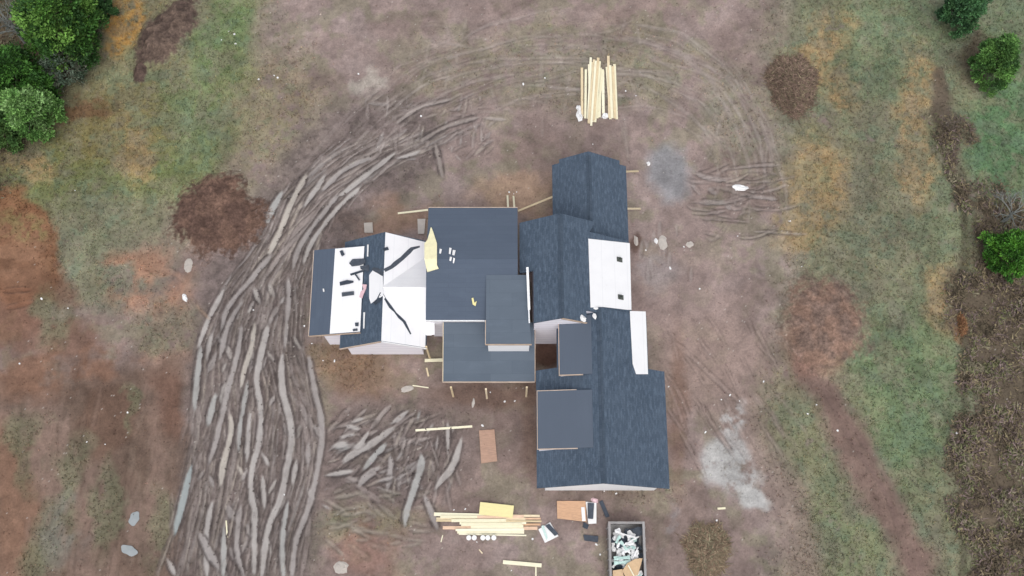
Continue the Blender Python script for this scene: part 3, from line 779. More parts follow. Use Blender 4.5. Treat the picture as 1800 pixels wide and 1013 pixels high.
# white south gable wall is faced with sheathing boards
for (xa, xb) in ((xg_l + .64, xg), (xg, xg_r - .64)):
    za, zb = ZG - PITCH * abs(xa - xg) - .22, ZG - PITCH * abs(xb - xg) - .22
    yy = y_gs + .26
    vs = [(xa, yy, -.2), (xb, yy, -.2), (xb, yy, zb), (xa, yy, za), (xa, yy - .05, -.2), (xb, yy - .05, -.2), (xb, yy - .05, zb), (xa, yy - .05, za)]
    part('gable_sheathing', mesh('gable_sheathing', vs, [[3, 2, 1, 0], [4, 5, 6, 7], [0, 1, 5, 4], [1, 2, 6, 5], [2, 3, 7, 6], [3, 0, 4, 7]]), m_trim)
# link between garage and middle block, same ridge
y_ln = unproj(1052, 540, ZG).y
xl_l, xl_r = unproj(985, 600, 4.3).x - .25, unproj(1138, 600, 3.85).x
LL, LR, zll, zlr = gable_ns(xg, ZG + .012, xl_l, xl_r, y_gn - .02, y_ln, label=('west slope of the link', 'east slope of the link'))
def on_plane(xr, zr, sgn, x): return zr - PITCH * (x - xr) * sgn
def patch_ns(pts_uv, xr, zr, sgn, mat, parent, name='underlayment', lift=.03, t=.018, label=None, zg=4.5):
    """a sheet lying on a north-south roof slope; corners given as image pixels (u, v)"""
    top = []
    for u, v in pts_uv:
        z = zg
        for _ in range(8):
            p = unproj(u, v, z); z = zr - PITCH * (p.x - xr) * sgn
        p = unproj(u, v, z)
        top.append((p.x, p.y, z + lift))
    return slab(name, top, t, mat, parent, NSd, label)
patch_ns([(1107, 547), (1135, 548), (1139, 658), (1118, 658), (1112, 640)], xg, ZG + .012, 1, m_white, LR, lift=.03, label='white strip left along the eave')
# shed dormers on the west slope
def shed_dormer(u_out, u_in, v_n, v_s, mat, slope=.16, fascia_s=True, lab=None):
    zi = 5.6
    for _ in range(6):
        xi = unproj(u_in, (v_n + v_s) / 2, zi).x; zi = ZG - PITCH * (xg - xi) + .03
    zo = zi - .35
    for _ in range(6):
        xo = unproj(u_out, (v_n + v_s) / 2, zo).x; zo = zi - slope * (xi - xo)
    yn, ys = unproj(u_out, v_n, zo).y, unproj(u_out, v_s, zo).y
    R = slab('dormer_roof', [(xo, ys, zo), (xi, ys, zi), (xi, yn, zi), (xo, yn, zo)], .10, mat, None, NSd, lab)
    bar('fascia', (xo - .025, ys - .05, zo - .09), (xo - .025, yn + .05, zo - .09), .045, .20, m_fascia, R)
    for y, s in ((ys, -1), (yn, 1)):
        bar('fascia', (xo, y + s * .027, zo - .09), (xo + (xi - xo) * .72, y + s * .027, zo - .09 + .72 * (zi - zo)), .045, .20, m_fascia, R)
    zb = ZG - PITCH * (xg - (xo + .12))
    vs = []
    for y in (ys + .10, yn - .10):
        vs += [(xo + .12, y, zb - .4), (xi, y, zi - .5), (xi, y, zi - .13), (xo + .12, y, zo - .12)]
    part('dormer_wall', mesh('dormer_wall', vs, [[0, 1, 2, 3], [7, 6, 5, 4], [0, 3, 7, 4], [1, 5, 6, 2], [3, 2, 6, 7], [0, 4, 5, 1]]), m_wrap)
    return R
shed_dormer(983, 1040, 556, 659, m_feltplain, lab='small felt-covered dormer roof beside the middle gable')
shed_dormer(945, 1042, 688, 789, m_feltplain, lab='larger felt-covered dormer roof over the garage')
# middle block, taller ridge
ZF = 7.65
xf = unproj(986, 470, ZF).x
y_fs, y_fn = unproj(986, 559, ZF).y, unproj(985, 375, ZF).y
xf_l2 = unproj(938, 570, 6.3).x
xf_l1 = unproj(913, 390, 5.8).x
xf_r = unproj(1108, 480, 4.5).x
yj = unproj(930, 478, 6.2).y
zf = lambda x: ZF - PITCH * abs(x - xf)
FL = slab('roof_slope', [(xf_l2, y_fs, zf(xf_l2)), (xf, y_fs, ZF), (xf, y_fn, ZF), (xf_l1, y_fn, zf(xf_l1)), (xf_l1, yj, zf(xf_l1)), (xf_l2, yj, zf(xf_l2))], .16, m_shingle, None, NSd, 'west slope of the middle block')
y_frn = unproj(1090, 420, 4.9).y
xs_ = unproj(1031, 568, 6.5).x
FR = slab('roof_slope', [(xf + .002, y_fs, ZF), (xs_, y_fs, zf(xs_)), (xs_, y_ln - .35, zf(xs_)), (xf_r, y_ln - .35, zf(xf_r)), (xf_r, y_frn, zf(xf_r)), (unproj(1036, 400, 6.3).x, y_frn, zf(unproj(1036, 400, 6.3).x)),
                         (unproj(1046, 386, 6.0).x, y_fn, zf(unproj(1046, 386, 6.0).x)), (xf + .002, y_fn, ZF)], .16, m_shingle, None, NSd, 'east slope of the middle block')
ridge_cap((xf, y_fs + .01, ZF), (xf, y_fn - .01, ZF), PITCH, FL)
prism_y('wall', [(xf_l2 + .06, -.3), (xs_ - .15, -.3), (xs_ - .15, zf(xs_ - .15) - .2), (xf, ZF - .2), (xf_l2 + .06, zf(xf_l2 + .06) - .2)], y_fs + .2, y_fn - .35, m_wrap)
prism_y('wall', [(xs_ - .3, -.3), (xf_r - .4, -.3), (xf_r - .4, zf(xf_r - .4) - .2), (xs_ - .3, zf(xs_ - .3) - .2)], y_ln - .3, y_frn - .3, m_wrap)
rake_boards(xf + .02, ZF, xs_, zf(xs_), y_fs, FR, m_fascia)
WF = patch_ns([(1034, 420), (1107, 428), (1110, 545), (1103, 545), (1060, 540), (1038, 541)], xf, ZF, 1, m_white, FR, lift=.035, label='large white underlayment sheet with two vents')
for (u, v) in ((1089, 457), (1091, 523)):
    z = 5.0
    for _ in range(6):
        p = unproj(u, v, z); z = zf(p.x)
    n = 10; vs = [(p.x + .12 * math.cos(2 * math.pi * k / n), p.y + .12 * math.sin(2 * math.pi * k / n), zz) for zz in (z - .05, z + .28) for k in range(n)]
    vs += [(p.x + .06 * math.cos(2 * math.pi * k / n), p.y + .06 * math.sin(2 * math.pi * k / n), z + .28) for k in range(n)] + [(p.x + .06 * math.cos(2 * math.pi * k / n), p.y + .06 * math.sin(2 * math.pi * k / n), z + .05) for k in range(n)]
    fs = [[r * n + i, r * n + (i + 1) % n, (r + 1) * n + (i + 1) % n, (r + 1) * n + i] for r in range(3) for i in range(n)]
    part('vent_pipe', mesh('vent_pipe', vs, fs), m_copper, FR)
    bar('vent_flashing', (p.x - .2, p.y, z + .06 + PITCH * .2), (p.x + .2, p.y, z + .06 - PITCH * .2), .34, .02, m_copper, FR)
# north wing
ZN = 5.15
xn = unproj(1036, 330, ZN).x
y_nn = unproj(1035, 269, ZN).y
y_ns = unproj(1100, 426, 3.5).y
xn_l, xn_r = unproj(971, 330, 3.45).x, unproj(1103, 350, 3.45).x
NL_, NR_, _, _ = gable_ns(xn, ZN, xn_l, xn_r, y_fn - 1.6, y_nn - .18, label=('west slope of the north wing', 'east slope of the north wing'))
slab('roof_slope', [(xn + .5, y_ns - .3, ZN - PITCH * .5 - .004), (xn_r, y_ns - .3, ZN - PITCH * (xn_r - xn) - .004), (xn_r, y_fn - 1.6, ZN - PITCH * (xn_r - xn) - .004), (xn + .5, y_fn - 1.6, ZN - PITCH * .5 - .004)], .16, m_shingle, None, NSd, 'east slope of the north wing beside the middle block')
i1 = .5
for sg, xe in ((-1, xn_l), (1, xn_r)):                        # gable overhang stepping forward between the corner returns
    xi = xe - sg * i1
    slab('gable_overhang', [(xn + sg * .003, y_nn - .18, ZN), (xi, y_nn - .18, ZN - PITCH * abs(xi - xn)), (xi, y_nn + .12, ZN - PITCH * abs(xi - xn)), (xn + sg * .003, y_nn + .12, ZN)], .14, m_shingle, NL_ if sg < 0 else NR_, NSd)

# --- main two-storey block with its front projection and porch
ZA = 5.8
xa_l, xa_r = unproj(750, 470, 6.1).x, unproj(910, 470, 6.1).x
y_an, y_as = unproj(830, 365.5, ZA).y, unproj(800, 563, ZA).y
ya = (y_an + y_as) / 2; PA = .2; ZAr = ZA + PA * (y_an - ya)
AN = slab('roof_slope', [(xa_l, ya, ZAr), (xa_r, ya, ZAr), (xa_r, y_an, ZA), (xa_l, y_an, ZA)], .16, m_felt, None, EWd, 'north slope of the main block')
AS = slab('roof_slope', [(xa_l, y_as, ZA), (xa_r, y_as, ZA), (xa_r, ya - .002, ZAr), (xa_l, ya - .002, ZAr)], .16, m_felt, None, EWd, 'south slope of the main block')
prism_x('wall', [(y_as + .4, -.3), (y_an - .4, -.3), (y_an - .4, ZA - .08), (ya, ZAr - .2), (y_as + .4, ZA - .08)], xa_l + .15, xa_r - .15, m_wrap)
bar('drip_edge', (xa_l, y_an + .022, ZA - .06), (xa_r, y_an + .022, ZA - .06), .04, .20, m_fascia, AN)
xb0, xb1 = unproj(854, 560, 6.4).x, unproj(934, 600, 6.2).x
bar('fascia', (xa_l, y_as - .026, ZA - .12), (xb0, y_as - .026, ZA - .12), .05, .28, m_trim, AS)
slab('soffit', [(xa_l + .02, y_as + .01, ZA - .28), (xb0, y_as + .01, ZA - .28), (xb0, y_as + .42, ZA - .28), (xa_l + .02, y_as + .42, ZA - .28)], .03, m_trim, AS)
slab('frieze_board', [(xa_l + .2, y_as + .34, ZA - .3), (xb0, y_as + .34, ZA - .3), (xb0, y_as + .398, ZA - .3), (xa_l + .2, y_as + .398, ZA - .3)], .75, m_trim, AS)
# front projection: low roof running out of the south slope
ZBf = 6.05
y_bf = unproj(890, 605, ZBf).y
y_bt = unproj(890, 482, 6.6).y
ZBt = ZA + PA * (y_bt - y_as) + .03
xb1n = unproj(925, 490, 6.6).x
BR = slab('projection_roof', [(xb0, y_bf, ZBf), (xb1, y_bf, ZBf), (xb1n, y_bt, ZBt), (xb0, y_bt, ZBt)], .12, m_feltgrey, None, EWd, 'grey felt roof of the front projection')
bar('fascia', (xb0 - .02, y_bf - .026, ZBf - .08), (xb1 + .02, y_bf - .026, ZBf - .08), .05, .22, m_fascia, BR)
bar('fascia', (xb0 - .024, y_bf, ZBf - .09), (xb0 - .024, y_as - .1, ZBf - .09 + (ZBt - ZBf) * (y_as - .1 - y_bf) / (y_bt - y_bf)), .045, .20, m_fascia, BR)
bwall = [(xb0 + .14, -.0), (xb1 - .14, -.0)]
vs = [(xb0 + .12, y_bf + .12, 3.2), (xb1 - .12, y_bf + .12, 3.2), (xb1 - .12, y_as + .6, 3.2), (xb0 + .12, y_as + .6, 3.2), (xb0 + .12, y_bf + .12, ZBf - .12), (xb1 - .12, y_bf + .12, ZBf - .12), (xb1 - .12, y_as + .6, ZBf - .02), (xb0 + .12, y_as + .6, ZBf - .02)]
part('projection_wall', mesh('projection_wall', vs, [[3, 2, 1, 0], [4, 5, 6, 7], [0, 1, 5, 4], [1, 2, 6, 5], [2, 3, 7, 6], [3, 0, 4, 7]]), m_trim)
# white step flashing against the middle block
zt = lambda u, v: unproj(u, v, 6.75)
bar('step_flashing', zt(927, 470), zt(930, 545), .16, .05, m_trim, FL)
bar('step_flashing', zt(929.5, 545), zt(930.5, 568), .08, .05, m_trim, FL)
# porch roof
ZCf, ZCb = 3.15, 4.0
y_cf = unproj(860, 671, ZCf).y; y_cb = y_as + .35
xc0, xc1 = unproj(779, 660, 3.3).x, unproj(940, 660, 3.3).x
CR = slab('porch_roof', [(xc0, y_cf, ZCf), (xc1, y_cf, ZCf), (xc1, y_cb, ZCb), (xc0, y_cb, ZCb)], .12, m_feltgrey, None, EWd, 'low felt roof of the front porch')
bar('fascia', (xc0 - .045, y_cf - .026, ZCf - .08), (xc1 + .0, y_cf - .026, ZCf - .08), .05, .22, m_fascia, CR)
for x, s in ((xc0, -1), (xc1, 1)):
    bar('fascia', (x + s * .024, y_cf, ZCf - .09), (x + s * .024, y_cb, ZCb - .09), .045, .20, m_pine if s < 0 else m_fascia, CR)
bar('porch_beam', (xc0 + .2, y_cf + .35, ZCf - .16), (xc1 - .2, y_cf + .35, ZCf - .16), .14, .24, m_pine)
for u, v in ((797, 697), (856, 700), (925, 697)):
    p = unproj(u, v)
    bar('porch_post', (p.x, p.y, -.2), (p.x, p.y + .02, ZCf - .1), .13, .13, m_pine)

# --- west wing: gable with white east slope, cross gable and shed extension
ZW = 4.9
xw = unproj(673, 500, ZW).x
y_wn, y_ws = unproj(678, 408, ZW).y, unproj(668, 600, ZW).y
xw_l, xw_r = unproj(602, 500, 3.0).x, unproj(752, 500, 3.0).x
WL, WR, zwl, zwr = gable_ns(xw, ZW, xw_l, xw_r, y_ws, y_wn, mr=m_shingle, cap=False, label=('shingled west slope of the west wing', 'east slope of the west wing under white underlayment'), walls_inset=.4)
y_w1 = unproj(738, 416, 3.6).y
slab('underlayment', [(xw + .04, y_ws + .03, ZW - PITCH * .04), (xw_r - .06, y_ws + .03, ZW - PITCH * (xw_r - .06 - xw)), (xw_r - .06, y_wn - .12, ZW - PITCH * (xw_r - .06 - xw)), (xw + .04, y_wn - .02, ZW - PITCH * .04)], .018, m_white, WR, NSd, 'white sheet over the whole east slope', lift=.03)
bar('fascia', (xw_l, y_ws - .024, zwl - .09), (xw, y_ws - .024, ZW - .09), .045, .2, m_fascia, WL)
bar('fascia', (xw + .02, y_ws - .024, ZW - .09), (xw_r, y_ws - .024, zwr - .09), .045, .2, m_trim, WR)
# cross gable
yc = unproj(700, 505, ZW).y; hw = xw_r - xw
xm = xa_l + .2
XN = slab('cross_gable_slope', [(xw - .0, yc, ZW + .05), (xm, yc, ZW + .05), (xm, yc + hw, zwr + .05), (xw_r, yc + hw, zwr + .05)], .03, m_white, None, EWd, 'north slope of the white cross gable', lift=.0)
XS = slab('cross_gable_slope', [(xw - .0, yc - .002, ZW + .05), (xm, yc - .002, ZW + .05), (xm, yc - hw, zwr + .05), (xw_r, yc - hw, zwr + .05)], .03, m_white, None, EWd, 'south slope of the white cross gable')
patch_ns([(649, 484), (655, 476), (673, 486), (674, 520), (652, 534), (649, 525)], xw, ZW, -1, m_white, WL, lift=.03, label='white tip of membrane folded over the ridge')
def strip_between(pts_l, pts_r, zfun, mat, parent, name, t=.02, label=None):
    """ragged strip: two edge lines in image pixels, draped with zfun(x, y)"""
    vs = []; n = len(pts_l)
    def drape(u, v):
        z = 4.0
        for _ in range(8):
            p = unproj(u, v, z); z = zfun(p.x, p.y)
        return (p.x, p.y, z)
    top = [drape(*p) for p in pts_l] + [drape(*p) for p in pts_r]
    vs = top + [(x, y, z - t) for x, y, z in top]
    fs = []
    m = 2 * n
    for i in range(n - 1):
        fs.append([i, n + i, n + i + 1, i + 1]); fs.append([m + i, m + i + 1, m + n + i + 1, m + n + i])
        fs.append([i, i + 1, m + i + 1, m + i]); fs.append([n + i, m + n + i, m + n + i + 1, n + i + 1])
    fs.append([0, m, m + n, n]); fs.append([n - 1, 2 * n - 1, m + 2 * n - 1, m + n - 1])
    uvs = [(v[0], v[1]) for v in vs]
    return part(name, mesh(name, vs, fs, uvs), mat, parent, label)
def zval(x, y):
    zw = ZW - PITCH * abs(x - xw); zx = ZW + .05 - PITCH * abs(y - yc) if x > xw - .05 else -9
    return max(zw, zx) + .055
strip_between([(668, 474), (674, 473), (686, 467), (693, 460), (704, 452), (716, 440), (722, 435), (738, 432)], [(671, 483), (678, 478), (690, 472), (697, 467), (709, 457), (722, 445), (727, 439), (738, 435)], zval, m_black, XN, 'valley_strip', label='dark ragged felt strip in the north valley')
strip_between([(668, 520), (676, 527), (684, 541), (693, 549), (700, 559), (708, 566), (721, 588)], [(674, 516), (678, 524), (690, 540), (697, 550), (705, 557), (713, 565), (723, 587)], zval, m_black, XS, 'valley_strip', label='dark ragged felt strip in the south valley')
strip_between([(652, 473), (660, 478), (671, 485)], [(657, 470), (666, 472), (675, 479)], zval, m_black, WL, 'valley_strip')
strip_between([(655, 532), (662, 526), (668, 514)], [(660, 536), (671, 528), (674, 516)], zval, m_black, WL, 'valley_strip')
# shed extension on the west side
zsi = 4.15
xsi = unproj(637, 510, zsi).x
for _ in range(6): zsi = ZW - PITCH * (xw - xsi) + .10; xsi = unproj(637, 510, zsi).x
xso = unproj(548, 510, 3.05).x
zso = 3.05
y_sn, y_ss = unproj(590, 435.5, 3.6).y, unproj(590, 587, 3.6).y
SR = slab('shed_roof', [(xso, y_ss, zso), (xsi, y_ss, zsi), (xsi, y_sn, zsi), (xso, y_sn, zso)], .12, m_felt, None, NSd, 'shed roof on the west side, dark along its eave')
fr = lambda x: zso + (zsi - zso) * (x - xso) / (xsi - xso)
xq = unproj(584, 510, 3.4).x
slab('underlayment', [(xq, y_ss + .04, fr(xq)), (xsi - .03, y_ss + .06, fr(xsi - .03)), (xsi - .0, y_sn - .04, fr(xsi)), (xq + .06, y_sn - .04, fr(xq + .06))], .018, m_white, SR, NSd, 'white sheet on the upper half of the shed roof', lift=.03)
bar('fascia', (xso, y_ss - .024, zso - .08), (xsi, y_ss - .024, zsi - .08), .045, .2, m_fascia, SR)
bar('fascia', (xso - .024, y_ss, zso - .08), (xso - .024, y_sn, zso - .08), .045, .2, m_fascia, SR)
vs = []
xwa = unproj(580, 605, 0).x
for y in (y_ss + .15, y_sn - .3):
    vs += [(xwa, y, -.3), (xw_l + .5, y, -.3), (xw_l + .5, y, fr(xw_l + .5) - .13), (xwa, y, fr(xwa) - .13)]
part('wall', mesh('wall', vs, [[0, 1, 2, 3], [7, 6, 5, 4], [0, 3, 7, 4], [1, 5, 6, 2], [3, 2, 6, 7], [0, 4, 5, 1]]), m_wrap)
# little white entry roof at the corner of the main block, with its post
y_ef = unproj(760, 588, 3.3).y
ER = slab('entry_roof', [(xa_l - .1, y_ef, 3.25), (unproj(764, 588, 3.25).x, y_ef, 3.25), (unproj(764, 588, 3.25).x, y_as + .5, 3.75), (xa_l - .1, y_as + .5, 3.75)], .1, m_white, None, EWd, 'white entry roof at the corner of the main block')
p = unproj(756, 631)
bar('porch_post', (p.x, p.y, -.2), (p.x - .02, p.y + .1, 3.2), .12, .12, m_pine)

# ------------------------------------------------------------------ soil mounds, brush piles
def mound(name, u, v, ru, rv, h, cA, cB, label, cat, rot=0.0, seed=0, rough=.25, res=.09, edge=.78):
    p = unproj(u, v); ax, ay = ru / 23.5, rv / 22.5
    R = max(ax, ay) * 1.35
    n = int(2 * R / res) + 1
    xs = np.linspace(-R, R, n); X, Y = np.meshgrid(xs, xs)
    wx = (fbm(X + p.x, Y + p.y, 1.2, 4, seed + 200) - .5); wy = (fbm(X + p.x, Y + p.y, 1.2, 4, seed + 240) - .5)
    a = math.radians(rot); XX, YY = X + wx * ax * .45, Y + wy * ay * .45
    x2, y2 = (XX * math.cos(a) + YY * math.sin(a)) / ax, (-XX * math.sin(a) + YY * math.cos(a)) / ay
    r = np.sqrt(x2 ** 2 + y2 ** 2)
    prof = smooth(1.06, .35, r)
    gh, gc, _ = gza((X + p.x).ravel(), (Y + p.y).ravel())
    gh = gh.reshape(X.shape)
    N1 = fbm(X + p.x, Y + p.y, .9, 4, seed + 260, .6); N2 = fbm(X, Y, .22, 3, seed + 280)
    Z = gh + prof * h * (.7 + .6 * N1) + (N2 - .5) * rough * smooth(1.05, .8, r) - .07 * smooth(.90, 1.12, r) + .03
    k = smooth(.35, .65, N1)[..., None]
    Cc = lin(cA) * (1 - k) + lin(cB) * k
    Cc = Cc * (.7 + .6 * N2[..., None])
    ek = smooth(edge, 1.06, r + (N2 - .5) * .5)[..., None]; Cc = Cc * (1 - ek) + gc.reshape(X.shape + (3,)) * ek
    keep = r < 1.2
    idx = np.arange(n * n).reshape(n, n)
    F = np.stack([idx[:-1, :-1], idx[:-1, 1:], idx[1:, 1:], idx[1:, :-1]], -1).reshape(-1, 4)
    F = F[keep.ravel()[F].all(1)]
    used = np.unique(F); remap = np.zeros(n * n, int); remap[used] = np.arange(len(used))
    V = np.stack([X, Y, Z - p.z], -1).reshape(-1, 3)[used]
    o = link(name, np_mesh(name, V, remap[F], Cc.reshape(-1, 3)[used], True), m_mound)
    o.location = (p.x, p.y, 0)
    return tag(o, label, cat), (lambda x, y: float(np.interp(0, [0], [0])))
mound('soil_mound', 383, 381, 88, 78, .45, (88, 69, 61), (104, 82, 71), 'round dark brown soil mound beside the rutted track', 'soil mound', seed=1)
mound('soil_mound', 296, 56, 42, 84, .6, (80, 67, 61), (98, 83, 74), 'dark grey-brown soil heap near the trees', 'soil mound', -30, 5, .34)
mound('soil_mound', 247, 128, 14, 26, .25, (80, 66, 60), (92, 76, 68), 'small dark tail of soil below the grey-brown heap', 'soil mound', 0, 9, .2)
mound('soil_mound', 1446, 570, 84, 88, .6, (128, 104, 91), (112, 94, 85), 'low reddish clay mound on the east side of the plot', 'soil mound', 10, 13, .10, edge=.62)
def twigs(n, R, h, cols, size=.35, seed=0):
    """tangle of thin dry stems inside a low dome"""
    r = np.sqrt(rng.random(n)); a = rng.uniform(0, 6.283, n)
    bump = .95 + .07 * np.sin(3 * a + seed) + .06 * np.sin(7 * a + seed * 2)
    x, y = r * R[0] * np.cos(a) * bump, r * R[1] * np.sin(a) * bump
    out = rng.random(n) < .12; r = np.where(out, r + np.abs(rng.normal(0, .14, n)), r)
    x, y = r * R[0] * np.cos(a) * bump, r * R[1] * np.sin(a) * bump
    z = h * np.maximum(0.05, 1 - r ** 2) * rng.uniform(.45, 1.1, n)
    b = rng.uniform(0, 6.283, n); L = size * rng.uniform(.5, 1.6, n); w = rng.uniform(.012, .045, n)
    dx, dy, dz = np.cos(b) * L, np.sin(b) * L, rng.uniform(-.35, .5, n) * L
    p0 = np.stack([x - np.sin(b) * w, y + np.cos(b) * w, z], -1); p1 = np.stack([x + np.sin(b) * w, y - np.cos(b) * w, z], -1)
    p2 = np.stack([x + dx, y + dy, z + dz], -1)
    V = np.stack([p0, p1, p2], 1).reshape(-1, 3)
    V[:, 2] = np.maximum(V[:, 2], .0)
    cols = np.array([lin(c) for c in cols]); cc = cols[rng.integers(0, len(cols), n)] * rng.uniform(.6, 1.4, (n, 1))
    return V, np.arange(3 * n).reshape(-1, 3), np.repeat(cc, 3, 0)
m_core = simple('earthy_core', (.17, .13, .105), .95, .3, 5, .5)
def brush_pile(u, v, ru, rv, h, label, cols, n=5000):
    p = gp(u, v); root = empty('brush_pile', p); tag(root, label, 'brush pile')
    R = (ru / 23.5, rv / 22.5)
    V, F, Cc = twigs(n, R, h, cols)
    link('twigs', np_mesh('twigs', V, F, Cc), m_twig, root)['kind'] = 'stuff'
    # earthy core
    k = 40; vs = [(0, 0, h * .62)]; fs = []
    for j in range(1, 7):
        for i in range(k):
            t = 2 * math.pi * i / k; q = j / 6
            rr = q * (.66 + .12 * mnoise.noise((math.cos(t) * 3 + u, math.sin(t) * 3, q * 2)))
            vs.append((R[0] * rr * math.cos(t), R[1] * rr * math.sin(t), h * .62 * (1 - q * q) + .12 * mnoise.noise((rr * 5 * math.cos(t), rr * 5 * math.sin(t), v)) - (.3 if j == 6 else 0)))
    for i in range(k):
        fs.append([0, 1 + i, 1 + (i + 1) % k])
        for j in range(5): fs.append([1 + j * k + i, 1 + (j + 1) * k + i, 1 + (j + 1) * k + (i + 1) % k, 1 + j * k + (i + 1) % k])
    link('core', mesh('core', vs, fs, smooth_=True), m_core, root)
brush_pile(1393, 148, 46, 62, .9, 'rounded heap of brown brush at the edge of the eastern grass', [(124, 104, 92), (110, 92, 82), (136, 116, 102), (100, 86, 74), (122, 112, 90)], 8000)
brush_pile(1243, 968, 36, 44, .6, 'brown heap of dry brush below the grey washout patch', [(134, 114, 96), (122, 104, 88), (138, 124, 102), (126, 120, 98)], 3600)

# ------------------------------------------------------------------ trees, shrubs and undergrowth
def tube(path, radii, k=6):
    vs, fs = [], []
    for i, (p, r) in enumerate(zip(path, radii)):
        p = Vector(p); d_ = (Vector(path[min(i + 1, len(path) - 1)]) - Vector(path[max(i - 1, 0)])).normalized()
        s = d_.orthogonal().normalized(); q = d_.cross(s)
        vs += [p + (s * math.cos(2 * math.pi * j / k) + q * math.sin(2 * math.pi * j / k)) * r for j in range(k)]
    for i in range(len(path) - 1):
        for j in range(k): fs.append([i * k + j, i * k + (j + 1) % k, (i + 1) * k + (j + 1) % k, (i + 1) * k + j])
    return vs, fs
def merge(parts):
    V, F = [], []
    for v, f in parts:
        o = len(V); V += v; F += [[i + o for i in q] for q in f]
    return V, F
def tree(name, u, v, rad, height, label, cat='tree', cols=((52, 84, 40), (68, 104, 48), (40, 66, 34)), cone=.5, n_cl=150, per=120, leaf=.115, group=None, squash=1.0):
    zc = height * .55
    c = unproj(u, v, zc); gz0 = gz(c.x, c.y)
    root = empty(name, (c.x, c.y, gz0)); tag(root, label, cat, group)
    parts = [tube([(0, 0, -.2), (.05, .03, height * .35), (-.04, .05, height * .7), (0, 0, height * .95)], [rad * .075, rad * .06, rad * .035, .02], 8)]
    for k in range(12):
        a = random.uniform(0, 6.28); z0 = random.uniform(.15, .75) * height; L = rad * (1.05 - cone * z0 / height) * .85
        parts.append(tube([(0, 0, z0), (math.cos(a) * L * .5, math.sin(a) * L * .5, z0 + L * .18), (math.cos(a) * L, math.sin(a) * L, z0 + L * .3)], [rad * .03, rad * .02, .01], 5))
    V, F = merge(parts); link('trunk', mesh('trunk', V, F, smooth_=True), m_bark, root)
    cols = np.array([lin(q) for q in cols])
    VV, CC = [], []
    for k in range(n_cl):
        zf_ = random.random() ** .8
        z = height * (.12 + .88 * zf_)
        prof = (1 - zf_ ** 1.6) * cone + math.sqrt(max(0, 1 - (2 * zf_ - .9) ** 2 / 1.25)) * (1 - cone)
        a = random.uniform(0, 6.283)
        lob = .82 + .22 * math.sin(3 * a + u) + .14 * math.sin(5 * a + v) + random.uniform(-.1, .16)
        rr = rad * prof * lob * random.uniform(.55, 1.0) ** .5
        cen = np.array([rr * math.cos(a), rr * math.sin(a) * squash, z])
        cr = rad * random.uniform(.13, .26)
        m = per
        dv = rng.normal(0, 1, (m, 3)); dv /= np.linalg.norm(dv, axis=1)[:, None]
        pos = cen + dv * cr * rng.uniform(.4, 1.0, (m, 1)) * np.array([1, 1, .75])
        t1 = rng.normal(0, .8, (m, 3)) + dv * .8 + np.array([math.cos(a), math.sin(a), .7]); t1 /= np.linalg.norm(t1, axis=1)[:, None]
        t2 = np.cross(t1, rng.normal(0, 1, (m, 3))); t2 /= np.linalg.norm(t2, axis=1)[:, None] + 1e-9
        s = leaf * rng.uniform(.6, 1.5, (m, 1))
        q = np.stack([pos - t2 * s * .32, pos + t2 * s * .32, pos + t1 * s * 1.25 + t2 * s * .1, pos + t1 * s * .8 - t2 * s * .35], 1)
        VV.append(q.reshape(-1, 3))
        base = cols[random.randrange(len(cols))] * random.uniform(.85, 1.5)
        CC.append(np.repeat(base * rng.uniform(.65, 1.35, (m, 1)), 4, 0))
    V = np.concatenate(VV); Cc = np.clip(np.concatenate(CC), .005, .5)
    V[:, 2] = np.maximum(V[:, 2], .05)
    link('crown', np_mesh('crown', V, np.arange(len(V)).reshape(-1, 4), Cc), m_leaf, root)
    return root
CED = ((72, 108, 54), (86, 124, 62), (60, 92, 48), (98, 136, 70))
OLD = ((56, 92, 40), (74, 112, 48), (46, 76, 36), (92, 128, 58))
tree('evergreen_tree', 1697, 18, 1.7, 4.2, 'dark green evergreen at the top right corner, left of the pair', cols=((62, 98, 62), (74, 112, 70), (54, 84, 56)), n_cl=150, group='evergreens on the right')
tree('evergreen_tree', 1752, 104, 1.8, 4.4, 'brighter green evergreen of the top right pair', cols=CED, n_cl=170, squash=1.15, group='evergreens on the right')
tree('evergreen_tree', 1778, 441, 1.85, 3.4, 'vivid green evergreen among the brown brush at the right edge', cols=((66, 112, 40), (84, 132, 48), (52, 90, 36)), n_cl=140, group='evergreens on the right')
tree('evergreen_tree', 106, 42, 3.1, 7.0, 'large dark green tree filling the top left corner', cols=OLD, n_cl=260, cone=.35, leaf=.15, group='trees at the top left')
tree('evergreen_tree', 165, 3, 1.35, 4.0, 'smaller dark green tree at the top edge beside the golden grass', cols=((52, 84, 50), (62, 94, 54)), n_cl=110, group='trees at the top left')
tree('evergreen_tree', 28, 140, 2.6, 5.6, 'deep green tree at the left edge above the pale bright one', cols=((54, 92, 36), (68, 108, 44), (44, 74, 34)), n_cl=200, cone=.4, leaf=.14, group='trees at the top left')
tree('leafy_tree', 50, 196, 2.1, 4.6, 'pale bright green leafy tree at the left edge', cols=((92, 130, 66), (108, 146, 80), (76, 112, 56), (120, 154, 96)), n_cl=150, cone=.3, leaf=.14, group='trees at the top left')
tree('leafy_tree', 4, 232, 1.4, 3.0, 'low dark green tree cut by the left edge of the picture', cols=((66, 96, 52), (80, 108, 58)), n_cl=90, cone=.3, group='trees at the top left')
tree('leafy_shrub', 112, 116, 1.9, 3.2, 'grey-green shrub between the dark trees and the open grass', 'shrub', cols=((84, 100, 84), (100, 114, 98), (70, 86, 70), (88, 92, 78)), n_cl=120, per=50, cone=.2)
